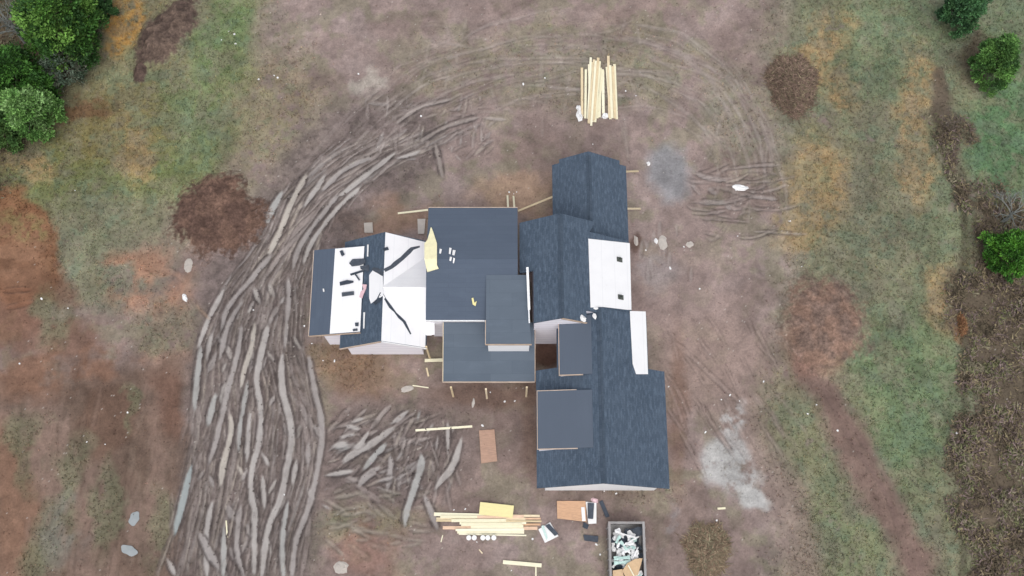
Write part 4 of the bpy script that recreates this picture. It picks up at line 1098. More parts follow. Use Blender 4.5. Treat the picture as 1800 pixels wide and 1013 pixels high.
def bare_tree(u, v, rad, height, label, mat, n1=9, seed=0):
    rnd = random.Random(seed); zc = height * .6; c = unproj(u, v, zc)
    root = empty('bare_tree', (c.x, c.y, gz(c.x, c.y))); tag(root, label, 'tree')
    trunk = tube([(0, 0, -.2), (.1, 0, height * .3), (.05, .1, height * .5)], [rad * .06, rad * .05, rad * .04], 7)
    link('trunk', mesh('trunk', *trunk, smooth_=True), mat, root)
    parts = []
    def grow(p, d_, L, r, lev):
        p = Vector(p); d_ = Vector(d_).normalized(); m = p + d_ * L * .5 + Vector((rnd.uniform(-1, 1), rnd.uniform(-1, 1), rnd.uniform(-.4, .6))) * L * .1; e = p + d_ * L
        parts.append(tube([p, m, e], [r, r * .75, r * .4], 3 if lev > 1 else 5))
        if lev < 4:
            for k in range(rnd.randint(3, 5) if lev < 3 else 3):
                q = p.lerp(e, rnd.uniform(.35, 1.0)); nd = d_ + Vector((rnd.uniform(-1, 1), rnd.uniform(-1, 1), rnd.uniform(-.3, .7))) * .8
                grow(q, nd, L * rnd.uniform(.5, .72), max(.008, r * .5), lev + 1)
    for k in range(n1):
        a = 2 * math.pi * k / n1 + rnd.uniform(-.3, .3)
        grow((.05, .05, height * rnd.uniform(.25, .5)), (math.cos(a), math.sin(a), rnd.uniform(.4, 1.1)), rad * .62, rad * .026, 1)
    V, F = merge(parts); link('branches', mesh('branches', V, F), mat, root)
bare_tree(12, 38, 2.8, 5.5, 'pale grey bare tree in the top left corner', m_barepale, seed=3)
bare_tree(1784, 372, 2.0, 3.4, 'pale grey bare tree at the right edge above the vivid evergreen', m_barepale, 8, seed=5)
bare_tree(1668, 215, 1.0, 1.2, 'low leafless brown bush right of the golden grass strip', m_bark, 7, seed=8)
# the brush belt along the right edge and the woodland floor: one uncountable mass each
def thicket(name, n, dens, cols, label, size, hmax, xr, yr):
    x = rng.uniform(*xr, n); y = rng.uniform(*yr, n)
    i = np.clip(np.searchsorted(gx, x), 0, NX - 1); j = np.clip(np.searchsorted(gy, y), 0, NY - 1)
    cl = fbm(x, y, 1.3, 4, 300, .6)
    k = rng.random(n) < dens[j, i] * smooth(.25, .6, cl)
    x, y, i, j, cl = x[k], y[k], i[k], j[k], cl[k]; n = len(x)
    z = H[j, i] + rng.random(n) ** 1.4 * hmax * smooth(.3, .75, cl)
    b = rng.uniform(0, 6.283, n); L = size * rng.uniform(.5, 1.8, n); w = rng.uniform(.02, .07, n)
    p0 = np.stack([x - np.sin(b) * w, y + np.cos(b) * w, z], -1); p1 = np.stack([x + np.sin(b) * w, y - np.cos(b) * w, z], -1)
    p2 = np.stack([x + np.cos(b) * L, y + np.sin(b) * L, z + rng.uniform(-.3, .5, n) * L], -1)
    V = np.stack([p0, p1, p2], 1).reshape(-1, 3)
    tone = fbm(x, y, .9, 3, 330, .6); pick = np.clip((tone - .25) / .5 * len(cols) + rng.normal(0, .8, n), 0, len(cols) - 1).astype(int)
    cc = np.array([lin(c) for c in cols])[pick] * rng.uniform(.55, 1.5, (n, 1))
    tag(link(name, np_mesh(name, V, np.arange(3 * n).reshape(-1, 3), np.repeat(np.clip(cc, .01, .6), 3, 0)), m_twig), label, 'brush', kind='stuff')
strip_d = np.maximum(np.maximum(br_strip, edge_b * .8), ell(1652, 195, 18, 60, 0, .4) * .7); strip_d = np.maximum(strip_d, ell(1690, 232, 24, 20, 0, .4) * .7)
thicket('undergrowth', 110000, strip_d, [(84, 76, 62), (104, 92, 76), (92, 80, 74), (118, 108, 84), (110, 96, 92), (98, 100, 70), (112, 106, 88)], 'tangled brown brush and dead stems along the right edge', .26, .55, (24, 42), (-22, 14))
thicket('woodland_floor', 40000, wood, [(76, 66, 54), (90, 80, 64), (96, 92, 74), (80, 86, 60)], 'dark litter and low stems beneath the trees at the top left', .22, .35, (-42, -24), (6, 27))
p = gp(1690, 571); V, F, Cc = twigs(900, (.3, .85), .5, [(128, 92, 66), (116, 82, 60), (136, 106, 76)], .16, 2)
o = link('rusty_shrub', np_mesh('rusty_shrub', V, F, Cc), m_twig); o.location = p
tag(o, 'small rust orange shrub at the edge of the brown brush', 'shrub')

# ------------------------------------------------------------------ lumber
def board(u0, v0, u1, v1, w, t, z, mat, label, group, name='lumber_board', bow=0.0):
    """one plank lying with its underside at height z above the soil"""
    a, b = unproj(u0, v0, 0.2), unproj(u1, v1, 0.2); c = (a + b) / 2; g = gz(c.x, c.y)
    L = (b - a).length; ang = math.atan2(b.y - a.y, b.x - a.x)
    me = bar('m', (-L / 2, 0, t / 2), (L / 2, 0, t / 2), w, t, mat, 'mesh')
    me.name = name
    o = link(name, me, mat); o.location = (c.x, c.y, g + z); o.rotation_euler = (0, 0, ang)
    return tag(o, label, 'board', group)
ORD = ['first', 'second', 'third', 'fourth', 'fifth', 'sixth', 'seventh', 'eighth', 'ninth', 'tenth', 'eleventh', 'twelfth', 'thirteenth', 'fourteenth', 'fifteenth', 'sixteenth']
def relabel(obs, key, fmt):
    for k, o in enumerate(sorted(obs, key=key)): o['label'] = fmt % ORD[k]
LABN = 'long pale board in the left bundle of the lumber north of the house'
NB1, NB2, SB = [], [], []
for k, (a, b, c_, d_) in enumerate([(1023, 118, 1023.5, 204), (1030, 121, 1029, 207), (1038.6, 100.5, 1034, 208), (1044.5, 105, 1035, 217), (1051.6, 102, 1044, 212), (1047, 108, 1039, 222), (1054, 108, 1046, 215), (1059.5, 121, 1050, 207), (1060, 122, 1061, 198),
                                    (1036, 112, 1038, 214), (1041, 108, 1041, 210), (1049, 112, 1047, 208), (1045, 110, 1043, 214), (1056, 118, 1054, 205)]):
    NB1.append(None); NB1[-1] = board(a, b, c_, d_, random.uniform(.17, .22), .05, [0, .0, .055, .11, .165, .22, .11, .055, .0, 0, .0, .0, .055, .0][k] + .04, random.choice([m_pine_pale, m_pine_pale, m_pine]), LABN if k else 'leftmost single board of the lumber north of the house', 'boards in the left northern bundle')
for k, (a, b, c_, d_) in enumerate([(1069.5, 97, 1071.5, 206), (1067, 116, 1073.5, 208), (1075, 116, 1079, 206), (1080.5, 111, 1084.5, 208), (1072.5, 114, 1076, 207), (1077.5, 115, 1081.5, 207)]):
    NB2.append(None); NB2[-1] = board(a, b, c_, d_, .2, .05, [.095, .04, .04, .04, .15, .095][k], random.choice([m_pine_pale, m_pine]), 'pale board in the right bundle of the lumber north of the house' if k else 'board sticking out farthest from the right northern bundle', 'boards in the right northern bundle' if k else None)
LP = [(160, 240, 1000, 262, .24, 0, 'p'), (720, 250, 1480, 262, .16, 0, 'o'), (190, 300, 1300, 300, .2, 0, 'o'), (640, 296, 1490, 296, .13, .0, 'r'), (190, 322, 1500, 330, .12, .055, 'o'), (480, 345, 1310, 340, .26, .055, 'w'), (560, 372, 1490, 368, .13, 0, 'r'),
      (270, 408, 1450, 415, .22, 0, 'r'), (620, 400, 1275, 395, .26, .055, 'w'), (430, 438, 1285, 432, .16, .11, 'p'), (450, 462, 1285, 465, .20, 0, 'p'), (470, 488, 1312, 505, .10, 0, 'p'), (240, 272, 700, 276, .2, .055, 'p'), (380, 322, 1060, 318, .2, .11, 'w'), (560, 280, 1280, 268, .2, .055, 'r'), (500, 370, 1260, 368, .22, .11, 'w')]
cv = lambda x, y: (740 + x / 7.083, 870 + y / 7.083)
for k, (a, b, c_, d_, w, z, mm) in enumerate(LP):
    SB.append(None); SB[-1] = board(*cv(a, b), *cv(c_, d_), w, .05, z + .05, {'p': m_pine_pale, 'o': m_pine, 'r': m_pine_rose, 'w': m_pine_pale}[mm], 'timber lying in the lumber pile south of the house', 'boards in the southern pile')
relabel(NB1, lambda o: o.location.x, '%s pale board from the left in the left northern lumber bundle')
relabel(NB2[1:], lambda o: o.location.x, '%s pale board from the left in the right northern lumber bundle')
relabel(SB, lambda o: -o.location.y, '%s timber from the top of the lumber pile south of the house')
def sheet(name, pts, z, t, mat, label, cat, group=None, nonground=False):
    ps = [unproj(u, v, z) for u, v in pts]; c = sum(ps, Vector()) / len(ps); g = 0 if nonground else gz(c.x, c.y)
    top = [(p.x - c.x, p.y - c.y, t) for p in ps]; n = len(top)
    ar = sum(top[i][0] * top[(i + 1) % n][1] - top[(i + 1) % n][0] * top[i][1] for i in range(n))
    if ar < 0: top.reverse()
    vs = top + [(x, y, 0) for x, y, _ in top]
    fs = [list(range(n)), list(range(2 * n - 1, n - 1, -1))] + [[i, i + n, (i + 1) % n + n, (i + 1) % n] for i in range(n)]
    o = link(name, mesh(name, vs, fs), mat); o.location = (c.x, c.y, g + z)
    return tag(o, label, cat, group)
o = sheet('sheathing_panel', [cv(738, 90), cv(1158, 136), cv(1140, 290), cv(722, 245)], .22, .03, m_ply_yellow, 'yellow sheathing panel lying on top of the southern lumber pile', 'panel')
sheet('plywood_sheet', [(842, 757), (869, 755), (874, 811), (846, 815)], .05, .02, m_ply_dirty, 'muddy brown plywood sheet lying on the soil south of the porch', 'plywood')
cw = lambda x, y: (930 + x / 5.854, 840 + y / 5.854)
sheet('plywood_sheet', [cw(286, 240), cw(580, 240), cw(590, 455), cw(290, 420)], .08, .03, m_ply, 'orange-brown plywood sheet under white and black bundles', 'plywood')
# trestle boards that carry things beside the pile
board(730, 756, 830, 749, .16, .05, .03, m_pine_pale, 'single long pale board lying across the churned ruts', None)
board(884, 988, 952, 994, .26, .09, .05, m_pine_pale, 'thick cream beam lying near the bottom edge', None, 'timber_beam')
board(942, 997, 942, 1030, .10, .05, .03, m_pine_pale, 'thin board running off the bottom edge below the cream beam', None)
board(747, 635, 778, 634, .22, .14, .30, m_pine_pale, 'thick pale timber by the left post of the porch', None, 'timber_beam')
board(749.5, 646, 753, 661, .12, .05, .03, m_pine, 'short board on the soil left of the porch', None)
board(699, 374, 752, 368, .14, .05, .03, m_pine_pale, 'pale board sticking out at the north-west corner of the main roof', None)
board(778, 941, 775, 953, .07, .05, .03, m_pine_pale, 'short stick at the left end of the southern lumber pile', None)
board(842, 966, 848, 973, .08, .05, .03, m_pine, 'short offcut below the white buckets', None)
board(725, 677, 753, 681, .08, .05, .03, m_pine_pale, 'thin stick lying on the soil south-west of the porch', None)
board(1262, 894, 1276, 893, .14, .05, .03, m_pine_pale, 'short pale offcut below the grey washout patch', None)
board(397, 915, 399, 945, .10, .05, .03, m_pine_pale, 'thin pale stick standing out among the ruts', None)
def lean(u0, v0, z0, u1, v1, z1, w, label, mat=m_pine, name='brace_board'):
    a, b = unproj(u0, v0, z0), unproj(u1, v1, z1); c = a.copy(); c.z = 0
    me = bar('m', (0, 0, a.z), (b.x - a.x, b.y - a.y, b.z), w, .06, mat, 'mesh'); me.name = name
    o = link(name, me, mat); o.location = c
    return tag(o, label, 'board')
lean(1122, 301, .05, 1098, 302, 1.6, .14, 'upper of two braces leaning on the east wall of the north wing')
lean(1126, 367, .05, 1102, 367, 1.6, .14, 'lower of two braces leaning on the east wall of the north wing')
lean(911, 371, .05, 972, 346, 1.2, .15, 'diagonal board between the main block and the north wing')
lean(892, 344, .05, 893, 364, 1.0, .14, 'left of two short boards north of the main roof', m_pine_pale)
lean(902.5, 345, .05, 904, 364, 1.0, .14, 'right of two short boards north of the main roof', m_pine_pale)

# ------------------------------------------------------------------ crumpled and boxed things
def lump(name, u, v, z, sx, sy, sz, mat, label, cat, rz=0.0, seed=0, group=None, rough=.28):
    """crumpled bag or stone: a squashed, noisy ball resting on its flat side"""
    vs, fs = [(0, 0, sz)], []; A, B = 5, 12
    for j in range(1, A + 1):
        th = math.pi * .55 * j / A
        for i in range(B):
            ph = 2 * math.pi * i / B
            d_ = Vector((math.sin(th) * math.cos(ph), math.sin(th) * math.sin(ph), max(0, math.cos(th))))
            k = 1 + rough * 1.6 * mnoise.noise(d_ * 1.9 + Vector((seed * 3.1, seed, 0)))
            vs.append((d_.x * sx * k, d_.y * sy * k, d_.z * sz * k))
    for i in range(B):
        fs.append([0, 1 + i, 1 + (i + 1) % B])
        for j in range(A - 1): fs.append([1 + j * B + i, 1 + (j + 1) * B + i, 1 + (j + 1) * B + (i + 1) % B, 1 + j * B + (i + 1) % B])
    fs.append([1 + (A - 1) * B + i for i in range(B)][::-1])
    p = unproj(u, v, z if z > 1 else 0); zz = z if z > 1 else gz(p.x, p.y) + z - .015
    o = link(name, mesh(name, vs, fs), mat); o.location = (p.x, p.y, zz); o.rotation_euler = (0, 0, rz)
    return tag(o, label, cat, group)
lump('plastic_bag', 1300, 332, 0, .62, .26, .22, m_bag, 'white oblong bag lying among the ruts east of the north wing', 'bag', -.08, 1)
lump('plastic_bag', 1019, 204, 0, .24, .42, .2, m_bag, 'crumpled white wrapping at the lower left corner of the northern lumber', 'wrapping', .1, 2, rough=.4)
lump('plastic_bag', 1017, 190, 0, .2, .26, .12, m_bag, 'small white wrapping flap above the crumpled one by the northern lumber', 'wrapping', .5, 7)
lump('plastic_bag', 1064, 204, 0, .26, .26, .18, m_bag, 'white bag between the two northern lumber bundles', 'bag', 0, 3)
lump('stone', 1140, 288, 0, .16, .16, .1, m_bag, 'round white stone on the grey gravel patch', 'stone', 0, 4)
lump('stone', 1165, 427, 0, .34, .6, .10, m_concrete, 'pale grey slab of stone east of the middle block', 'stone', .1, 5)
lump('stone', 1153, 424, 0, .14, .2, .08, m_bag, 'small white stone left of the pale grey slab', 'stone', .1, 15)
lump('stone', 1212, 430, 0, .3, .22, .07, m_concrete, 'flat pale stone right of the grey slab', 'stone', .1, 25)
lump('stone', 1118, 423, 0, .18, .42, .12, m_concrete, 'grey block close to the east wall', 'stone', .1, 35)
lump('stone', 324, 523, 0, .18, .30, .12, m_bag, 'white block at the end of its drag mark west of the ruts', 'stone', .5, 6)
lump('stone', 331, 466, 0, .38, .55, .07, m_concrete, 'pale flat slab below the round dark mound', 'stone', -.1, 8)
lump('stone', 600, 998, 0, .5, .42, .12, m_concrete, 'pale lump of cement at the bottom edge right of the ruts', 'cement', .3, 9)
lump('stone', 716, 684, 0, .52, .22, .1, m_concrete, 'pale grey stone slab south-west of the porch', 'stone', .25, 10)
lump('stone', 832, 708, 0, .12, .34, .08, m_concrete, 'pale elongated stone south of the middle porch post', 'stone', -.2, 11)
lump('roof_bag', 1022, 560, 6.62, .32, .26, .2, m_bag, 'white bag on the south tip of the middle roof', 'bag', -.6, 12)
lump('roof_scrap', 1047, 542, 6.15, .18, .09, .06, m_bag, 'upper of two small white scraps on the ridge of the link roof', 'scrap', 0, 13)
lump('roof_scrap', 1045, 556, 6.15, .13, .2, .06, m_bag, 'lower of two small white scraps on the ridge of the link roof', 'scrap', .3, 14)
p1 = sheet('concrete_pad', [(640, 393), (655, 392), (656, 410), (641, 410)], .03, .12, m_concrete, 'small square concrete pad at the north side of the west wing', 'pad')
p2 = sheet('concrete_pad', [(734, 386), (748, 386), (746, 412), (735, 412)], .03, .12, m_concrete, 'narrow concrete pad near the west corner of the main block', 'pad')
# buckets
def bucket(u, v, label):
    p = gp(u, v); root = empty('bucket', p); tag(root, label, 'bucket', 'white buckets in a row')
    n = 18
    def ring(r, z): return [(r * math.cos(2 * math.pi * k / n), r * math.sin(2 * math.pi * k / n), z) for k in range(n)]
    rs = [(.135, 0), (.155, .34), (.165, .34), (.165, .37)]
    vs = sum([ring(r, z) for r, z in rs], []); fs = [[j * n + i, j * n + (i + 1) % n, (j + 1) * n + (i + 1) % n, (j + 1) * n + i] for j in range(len(rs) - 1) for i in range(n)] + [list(range(n))[::-1]]
    link('body', mesh('body', vs, fs), m_bag, root)
    rs = [(.172, .355), (.172, .385), (.155, .39), (.15, .38)]
    vs = sum([ring(r, z) for r, z in rs], []); fs = [[j * n + i, j * n + (i + 1) % n, (j + 1) * n + (i + 1) % n, (j + 1) * n + i] for j in range(len(rs) - 1) for i in range(n)] + [[3 * n + i for i in range(n)]]
    link('lid', mesh('lid', vs, fs), m_bag, root)
for k, x in enumerate((598, 666, 772, 834, 908)):
    u, v = cv(x, 540)
    bucket(u, v, ['leftmost white bucket below the southern lumber pile', 'second white bucket from the left below the lumber pile', 'middle one of five white buckets below the lumber pile', 'fourth white bucket from the left below the lumber pile', 'rightmost white bucket below the southern lumber pile'][k])
# roofing bundles on the ground
def bundle(name, pts, z, t, mat, label, cat='bundle', band_mat=None):
    """stack of thin sheets with slightly shifted edges"""
    ps = [unproj(u, v, max(z, 0)) for u, v in pts]; c = sum(ps, Vector()) / len(ps); g = gz(c.x, c.y) if z < 1 else 0
    root = empty(name, (c.x, c.y, g + z)); tag(root, label, cat)
    loc = [(p.x - c.x, p.y - c.y) for p in ps]; n = len(loc)
    if sum(loc[i][0] * loc[(i + 1) % n][1] - loc[(i + 1) % n][0] * loc[i][1] for i in range(n)) < 0: loc.reverse()
    L = 4
    for k in range(L):
        ox, oy = random.uniform(-.02, .02), random.uniform(-.02, .02)
        vs = [(x + ox, y + oy, (k + .94) * t / L) for x, y in loc] + [(x + ox, y + oy, k * t / L) for x, y in loc]
        fs = [list(range(n)), list(range(2 * n - 1, n - 1, -1))] + [[i, i + n, (i + 1) % n + n, (i + 1) % n] for i in range(n)]
        link('layer', mesh('layer', vs, fs), mat, root)
    return root
bundle('white_board_stack', [cw(535, 305), cw(568, 305), cw(580, 445), cw(545, 448)], .11, .06, m_bag, 'narrow white stack at the right end of the orange plywood', 'stack')
bundle('white_board_stack', [cw(585, 250), cw(690, 262), cw(690, 470), cw(612, 475)], .05, .08, m_bag, 'white sheets under a black bundle beside the orange plywood', 'stack')
bundle('shingle_bundle', [cw(602, 262), cw(666, 266), cw(656, 425), cw(606, 420)], .14, .10, m_black, 'black shingle bundle lying on white sheets beside the plywood')
bundle('shingle_bundle', [cw(722, 250), cw(755, 235), cw(828, 400), cw(790, 412)], .03, .10, m_black, 'long black roll lying diagonally right of the plywood')
bundle('shingle_bundle', [cw(562, 460), cw(615, 490), cw(598, 530), cw(550, 508)], .03, .08, m_black, 'small dark square scrap at the corner of the white sheets')
bundle('shingle_bundle', [cw(560, 590), cw(710, 605), cw(705, 662), cw(570, 645)], .03, .10, m_black, 'dark blue bundle lying alone left of the dumpster')
lump('pink_wrapper', *cw(672, 236), 0, .26, .18, .14, m_pink, 'pink wrapper at the top of the black bundle by the plywood', 'wrapper', -.5, 21)
bundle('white_board_stack', [cw(98, 535), cw(215, 462), cw(300, 605), cw(165, 672)], .04, .10, m_bag, 'tilted white package with a black stripe right of the lumber', 'package')
bundle('shingle_bundle', [cw(165, 498), cw(205, 478), cw(298, 580), cw(262, 600)], .15, .05, m_black, 'black strip across the tilted white package')
bundle('mint_strip', [cw(128, 500), cw(148, 490), cw(190, 620), cw(180, 640)], .15, .03, m_mint, 'mint strip on the tilted white package', 'strip')
# things left on the roofs
def on_shed(u, v):
    z = 3.6
    for _ in range(6):
        q = unproj(u, v, z); z = fr(q.x)
    return z
def roof_piece(name, pts, zf_, t, mat, label, cat='bundle', lift=.06):
    u = sum(p[0] for p in pts) / len(pts); v = sum(p[1] for p in pts) / len(pts)
    top = []
    for a, b in pts:
        z = 4.0
        for _ in range(8):
            q = unproj(a, b, z); z = zf_(q.x, q.y)
        top.append(Vector((q.x, q.y, z + lift)))
    c = sum(top, Vector()) / len(top)
    loc = [p - c for p in top]; n = len(loc)
    if sum(loc[i].x * loc[(i + 1) % n].y - loc[(i + 1) % n].x * loc[i].y for i in range(n)) < 0: loc.reverse()
    vs = [p + Vector((0, 0, t)) for p in loc] + loc
    fs = [list(range(n)), list(range(2 * n - 1, n - 1, -1))] + [[i, i + n, (i + 1) % n + n, (i + 1) % n] for i in range(n)]
    o = link(name, mesh(name, vs, fs), mat); o.location = c
    return tag(o, label, cat)
cx4 = lambda x, y: (530 + x / 4.22, 400 + y / 4.22)
shed = lambda x, y: fr(x) if x < xsi else max(fr(xsi), ZW - PITCH * abs(x - xw))
RP = lambda pts: [cx4(*p) for p in pts]
roof_piece('shingle_bundle', RP([(285, 182), (305, 172), (322, 205), (300, 218)]), shed, .09, m_black, 'small dark bundle at the upper left of the white shed roof')
roof_piece('shingle_bundle', RP([(355, 270), (380, 240), (470, 235), (478, 268), (430, 285), (375, 292)]), shed, .10, m_black, 'largest dark bundle at the upper edge of the white shed roof')
roof_piece('shingle_bundle', RP([(360, 348), (455, 318), (458, 332), (368, 360)]), shed, .05, m_black, 'thin dark strip slanting across the white shed roof', 'strip')
roof_piece('shingle_bundle', RP([(395, 352), (404, 346), (436, 392), (428, 400)]), shed, .05, m_black, 'short dark strip crossing the slanting one on the shed roof', 'strip', .12)
roof_piece('shingle_bundle', RP([(285, 410), (340, 395), (388, 402), (385, 412), (350, 422), (288, 434)]), shed, .10, m_black, 'long dark bundle in the middle of the white shed roof')
roof_piece('shingle_bundle', RP([(300, 487), (390, 477), (391, 503), (302, 515)]), shed, .08, m_black, 'grey rectangular bundle below the middle of the white shed roof')
roof_piece('pink_wrapper', RP([(450, 425), (486, 428), (482, 455), (462, 500), (452, 528), (430, 520), (440, 480), (462, 462)]), shed, .06, m_pink, 'pink wrapper on the dark slope beside the white shed roof', 'wrapper')
roof_piece('white_strip', RP([(488, 130), (500, 130), (496, 218), (486, 218)]), shed, .03, m_bag, 'upper white strip on the dark slope of the west wing', 'strip')
roof_piece('white_strip', RP([(460, 632), (473, 632), (468, 752), (458, 752)]), shed, .03, m_bag, 'lower white strip on the dark slope of the west wing', 'strip')
roof_piece('shingle_bundle', RP([(605, 160), (640, 148), (650, 168), (612, 178)]), lambda x, y: zval(x, y), .08, m_black, 'dark roll on the ridge at the north end of the west wing')
roof_piece('shingle_bundle', RP([(398, 710), (425, 708), (425, 735), (400, 735)]), shed, .05, m_black, 'upper dark scrap at the lower edge of the shed roof', 'scrap')
roof_piece('shingle_bundle', RP([(380, 758), (415, 752), (418, 768), (384, 772)]), shed, .05, m_black, 'lower dark scrap at the lower edge of the shed roof', 'scrap')
roof_piece('shingle_bundle', RP([(435, 290), (500, 282), (500, 330), (440, 312)]), shed, .05, m_black, 'dark felt scrap on the slope beside the largest bundle', 'scrap')
roof_piece('white_strip', RP([(158, 458), (168, 456), (172, 478), (162, 480)]), shed, .03, m_bag, 'tiny white scrap on the dark eave of the shed roof', 'scrap')
zA = lambda x, y: ZAr - PA * abs(y - ya)
m_wrapyellow = simple('pale_yellow_wrap', (.84, .78, .50), .6, .10, 3.0, .3, dirt=(.80, .62, .40))
o = strip_between([(757, 400), (755, 409), (751, 422), (746, 428), (746, 440), (746, 455), (748, 466), (751, 478)], [(758.5, 400), (762, 409), (766, 422), (768, 428), (768, 440), (768, 455), (768, 466), (771, 472)], lambda x, y: zA(x, y) + .16, m_wrapyellow, house, 'yellow_wrap', .1)
o.parent = None; tag(o, 'pointed yellow sheet stack at the west edge of the main roof', 'sheet stack')
for k, (a, b, c_, d_) in enumerate([(773, 438, 4, 9), (790, 436, 4, 12), (796, 440, 5, 10), (791, 452, 4, 8), (797, 454, 3, 10)]):
    roof_piece('white_strip', [(a, b), (a + c_, b + 1), (a + c_ - 2, b + d_), (a - 1, b + d_ - 1)], zA, .02, m_bag, 'small white scrap on the main roof right of the yellow stack', 'scrap')['group'] = 'white scraps on the main roof'
roof_piece('yellow_strap', [(829, 525), (832, 524), (834, 533), (838, 530), (836, 539), (831, 536)], zA, .02, m_ply_yellow, 'small yellow strap left on the main roof', 'strap')

# ------------------------------------------------------------------ dumpster with its rubbish
ZD = 1.45
pa, pb = unproj(1069, 917, ZD), unproj(1133, 917, ZD)
dw = pb.x - pa.x; dx0 = (pa.x + pb.x) / 2; dy1 = pa.y; DL = 5.6
dump = empty('dumpster', (dx0, dy1 - DL / 2, gz(dx0, dy1 - 1))); tag(dump, 'open grey steel dumpster full of rubbish at the bottom edge', 'dumpster')
hw_, hl = dw / 2, DL / 2
def box(name, x0, x1, y0, y1, z0, z1, mat, parent):
    vs = [(x0, y0, z0), (x1, y0, z0), (x1, y1, z0), (x0, y1, z0), (x0, y0, z1), (x1, y0, z1), (x1, y1, z1), (x0, y1, z1)]
    return link(name, mesh(name, vs, [[3, 2, 1, 0], [4, 5, 6, 7], [0, 1, 5, 4], [1, 2, 6, 5], [2, 3, 7, 6], [3, 0, 4, 7]]), mat, parent)
box('floor', -hw_ + .1, hw_ - .1, -hl + .1, hl - .1, .12, .2, m_steel, dump)
for s in (-1, 1):
    box('side_panel', s * hw_ - .045 - s * .08, s * hw_ + .045 - s * .08, -hl + .12, hl - .12, .1, ZD - .1, m_steel, dump)
    box('rim', s * hw_ - .075 - s * .075, s * hw_ + .075 - s * .075, -hl, hl, ZD - .1, ZD, m_steel, dump)
    for k in range(8):
        y = -hl + .4 + k * (DL - .8) / 7
        box('rib', s * (hw_ + .0) - .045, s * (hw_ + .0) + .045, y - .05, y + .05, .12, ZD - .102, m_steel, dump)
    for y in (-hl + .5, hl - .5):
        box('skid', s * .55 - .07, s * .55 + .07, y - .35, y + .35, -.02, .12, m_steel, dump)
    box('end_panel', -hw_ + .06, hw_ - .06, s * (hl - .08) - .04, s * (hl - .08) + .04, .1, ZD - .1, m_steel, dump)
    box('end_rim', -hw_ + .152, hw_ - .152, s * (hl - .075) - .075, s * (hl - .075) + .075, ZD - .1, ZD - .004, m_steel, dump)
def scrap(kind, x, y, z, L, W, rz, tilt, mat, label, cat, group, seed):
    rnd = random.Random(seed); n, m = 5, 3; vs, fs = [], []
    for i in range(n):
        for j in range(m):
            px, py = (i / (n - 1) - .5) * L, (j / (m - 1) - .5) * W * (1 + .25 * math.sin(i * 1.7 + seed))
            vs.append((px, py, .10 * L * math.sin(i * 1.3 + seed) * .6 + rnd.uniform(-.04, .04)))
    o_ = len(vs); vs += [(a, b, c - .025) for a, b, c in vs]
    for i in range(n - 1):
        for j in range(m - 1):
            a = i * m + j
            fs.append([a, a + m, a + m + 1, a + 1]); fs.append([o_ + a, o_ + a + 1, o_ + a + m + 1, o_ + a + m])
    rim_ = [i * m for i in range(n)] + [(n - 1) * m + j for j in range(1, m)] + [i * m + m - 1 for i in range(n - 2, -1, -1)] + [j for j in range(m - 2, 0, -1)]
    for a, b in zip(rim_, rim_[1:] + rim_[:1]): fs.append([a, b, b + o_, a + o_])
    o = link(kind, mesh(kind, vs, fs), mat); o.location = (x, y, z); o.rotation_euler = (tilt[0], tilt[1], rz)
    return tag(o, label, cat, group)
gd = dump.location.z
for k in range(26):
    scrap('dark_scrap', dx0 + random.uniform(-.85, .85), dy1 - random.uniform(.45, 3.9), gd + random.uniform(.5, .85), random.uniform(.6, 1.1), random.uniform(.3, .6), random.uniform(0, 6.28), (random.uniform(-.3, .3), random.uniform(-.3, .3)), m_black, 'black felt scrap in the dumpster', 'scrap', 'black scraps in the dumpster', k)
for k in range(56):
    yy = random.uniform(.7, 3.6)
    scrap('white_scrap', dx0 + random.uniform(-.85, .75), dy1 - yy, gd + random.uniform(.75, 1.15), random.uniform(.25, .75), random.uniform(.12, .36), random.uniform(0, 6.28), (random.uniform(-.5, .5), random.uniform(-.5, .5)), random.choice([m_bag, m_bag, m_trim, m_mint]), 'crumpled pale scrap in the dumpster', 'scrap', 'pale scraps in the dumpster', 40 + k)
for k, (y, rz, L) in enumerate([(.85, -.28, 1.5), (1.25, .5, 1.2), (2.05, 1.1, .9)]):
    scrap('white_strip', dx0 + (.0, .3, .55)[k], dy1 - y, gd + 1.2, L, .09, rz, (0, 0), m_bag, ['long white strip across the upper end of the dumpster', 'white strip slanting up to the right rim of the dumpster', 'curved white strip along the right side inside the dumpster'][k], 'strip', None, 90 + k)
for k, y in enumerate((2.35, 2.65)):
    scrap('mint_strip', dx0 - .35, dy1 - y, gd + 1.2, 1.1, .22, .06, (0, .05), m_mint, ['upper mint sheet in the dumpster above the cardboard', 'lower mint sheet in the dumpster above the cardboard'][k], 'sheet', None, 95 + k)
sheet('cardboard_sheet', [cw(960, 955), cw(1010, 880), cw(1090, 835), cw(1168, 828), cw(1120, 1000), cw(1000, 1040)], 1.3, .03, m_card, 'large tan cardboard sheet at the lower end of the dumpster', 'cardboard')
sheet('cardboard_sheet', [cw(860, 955), cw(960, 940), cw(990, 1100), cw(860, 1100)], 1.2, .03, m_card, 'second tan cardboard sheet cut by the bottom edge in the dumpster', 'cardboard')
lean(*cw(1020, 900), 1.42, *cw(1085, 1020), 1.42, .07, 'thin pale stick lying on the cardboard in the dumpster', m_pine_pale, 'stick')

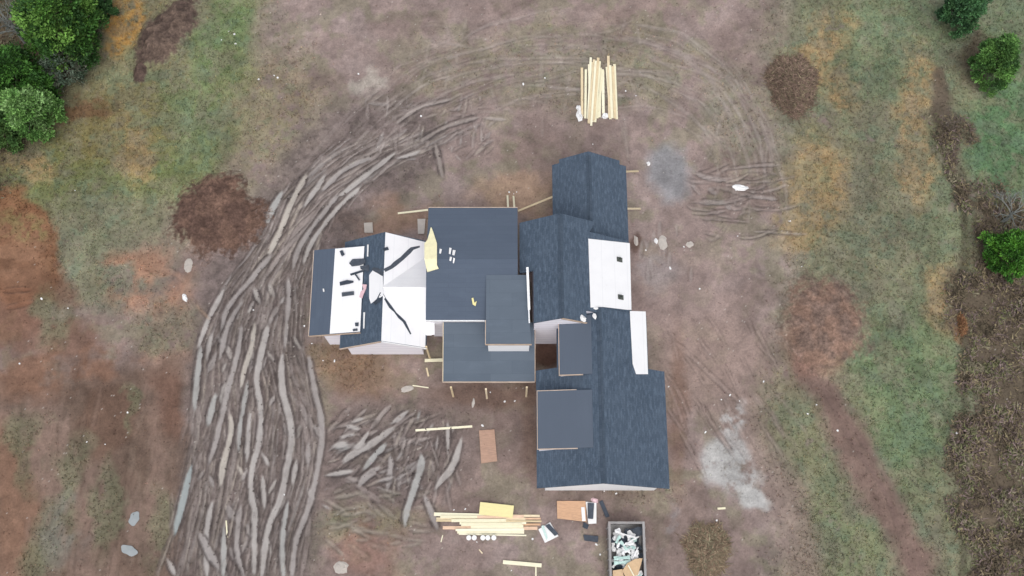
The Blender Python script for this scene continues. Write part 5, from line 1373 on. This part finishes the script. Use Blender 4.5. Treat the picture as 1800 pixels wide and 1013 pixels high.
# ------------------------------------------------------------------ small litter on the soil
LIT = [(132, 335), (73, 525), (120, 542), (403, 57), (413, 62), (390, 72), (415, 79), (455, 140), (482, 133), (488, 137), (535, 573), (548, 604), (568, 634), (588, 635), (1230, 508), (1408, 470), (1387, 390), (1296, 416), (1283, 695), (1268, 703), (1300, 705),
       (1342, 671), (1419, 728), (1240, 760), (1260, 915), (1263, 928), (1175, 680), (798, 897), (818, 895), (936, 948), (1055, 975), (1048, 957), (838, 953), (899, 1003), (862, 690), (887, 706), (848, 748), (905, 705), (1083, 868), (1062, 864), (895, 338), (908, 338),
       (903, 341), (1118, 168), (1100, 160), (1042, 254), (1202, 434), (1135, 440), (1178, 472), (630, 130), (740, 205), (920, 148), (958, 138), (500, 870), (36, 640), (226, 726), (155, 778), (187, 782), (1435, 712), (1472, 757), (1680, 762), (445, 545), (1433, 538)]
LM = [(383, 380, 'the round dark mound'), (400, 70, 'the dark soil heap'), (50, 440, 'the red clay at the left edge'), (470, 135, 'the top of the ruts'), (560, 610, 'the west wing'), (1446, 540, 'the reddish mound'), (1300, 332, 'the white oblong bag'), (1280, 820, 'the grey washout patch'),
      (860, 900, 'the southern lumber pile'), (1050, 950, 'the dumpster'), (860, 700, 'the porch posts'), (900, 340, 'the two short northern boards'), (1060, 160, 'the northern lumber'), (1165, 430, 'the pale stone slab'), (180, 760, 'the dark clay at lower left'), (450, 800, 'the long ruts'), (1000, 870, 'the south gable'), (1450, 740, 'the brown lane')]
protos = []
for k in range(5):
    vs = [(random.uniform(.05, .10) * math.cos(t) * (1.6 if k % 2 else 1), random.uniform(.05, .09) * math.sin(t), random.uniform(.02, .05)) for t in np.linspace(0, 5.2, 6)]
    vs += [(x * 1.05, y * 1.05, -.02) for x, y, z in vs]
    fs = [list(range(6)), list(range(11, 5, -1))] + [[i, i + 6, (i + 1) % 6 + 6, (i + 1) % 6] for i in range(6)]
    me = mesh('litter_scrap', vs, fs); me.materials.append(m_bag); protos.append(me)
for k, (u, v) in enumerate(LIT):
    p = gp(u, v, .02)
    o = link('litter_scrap', protos[k % 5]); o.location = p; o.rotation_euler = (0, 0, random.uniform(0, 6.28)); s = random.uniform(.5, 1.1); o.scale = (s, s, s)
    near = min(LM, key=lambda q: math.hypot(q[0] - u, q[1] - v))[2]
    tag(o, 'small white scrap of litter on the ground near ' + near, 'litter', 'litter scraps near ' + near)
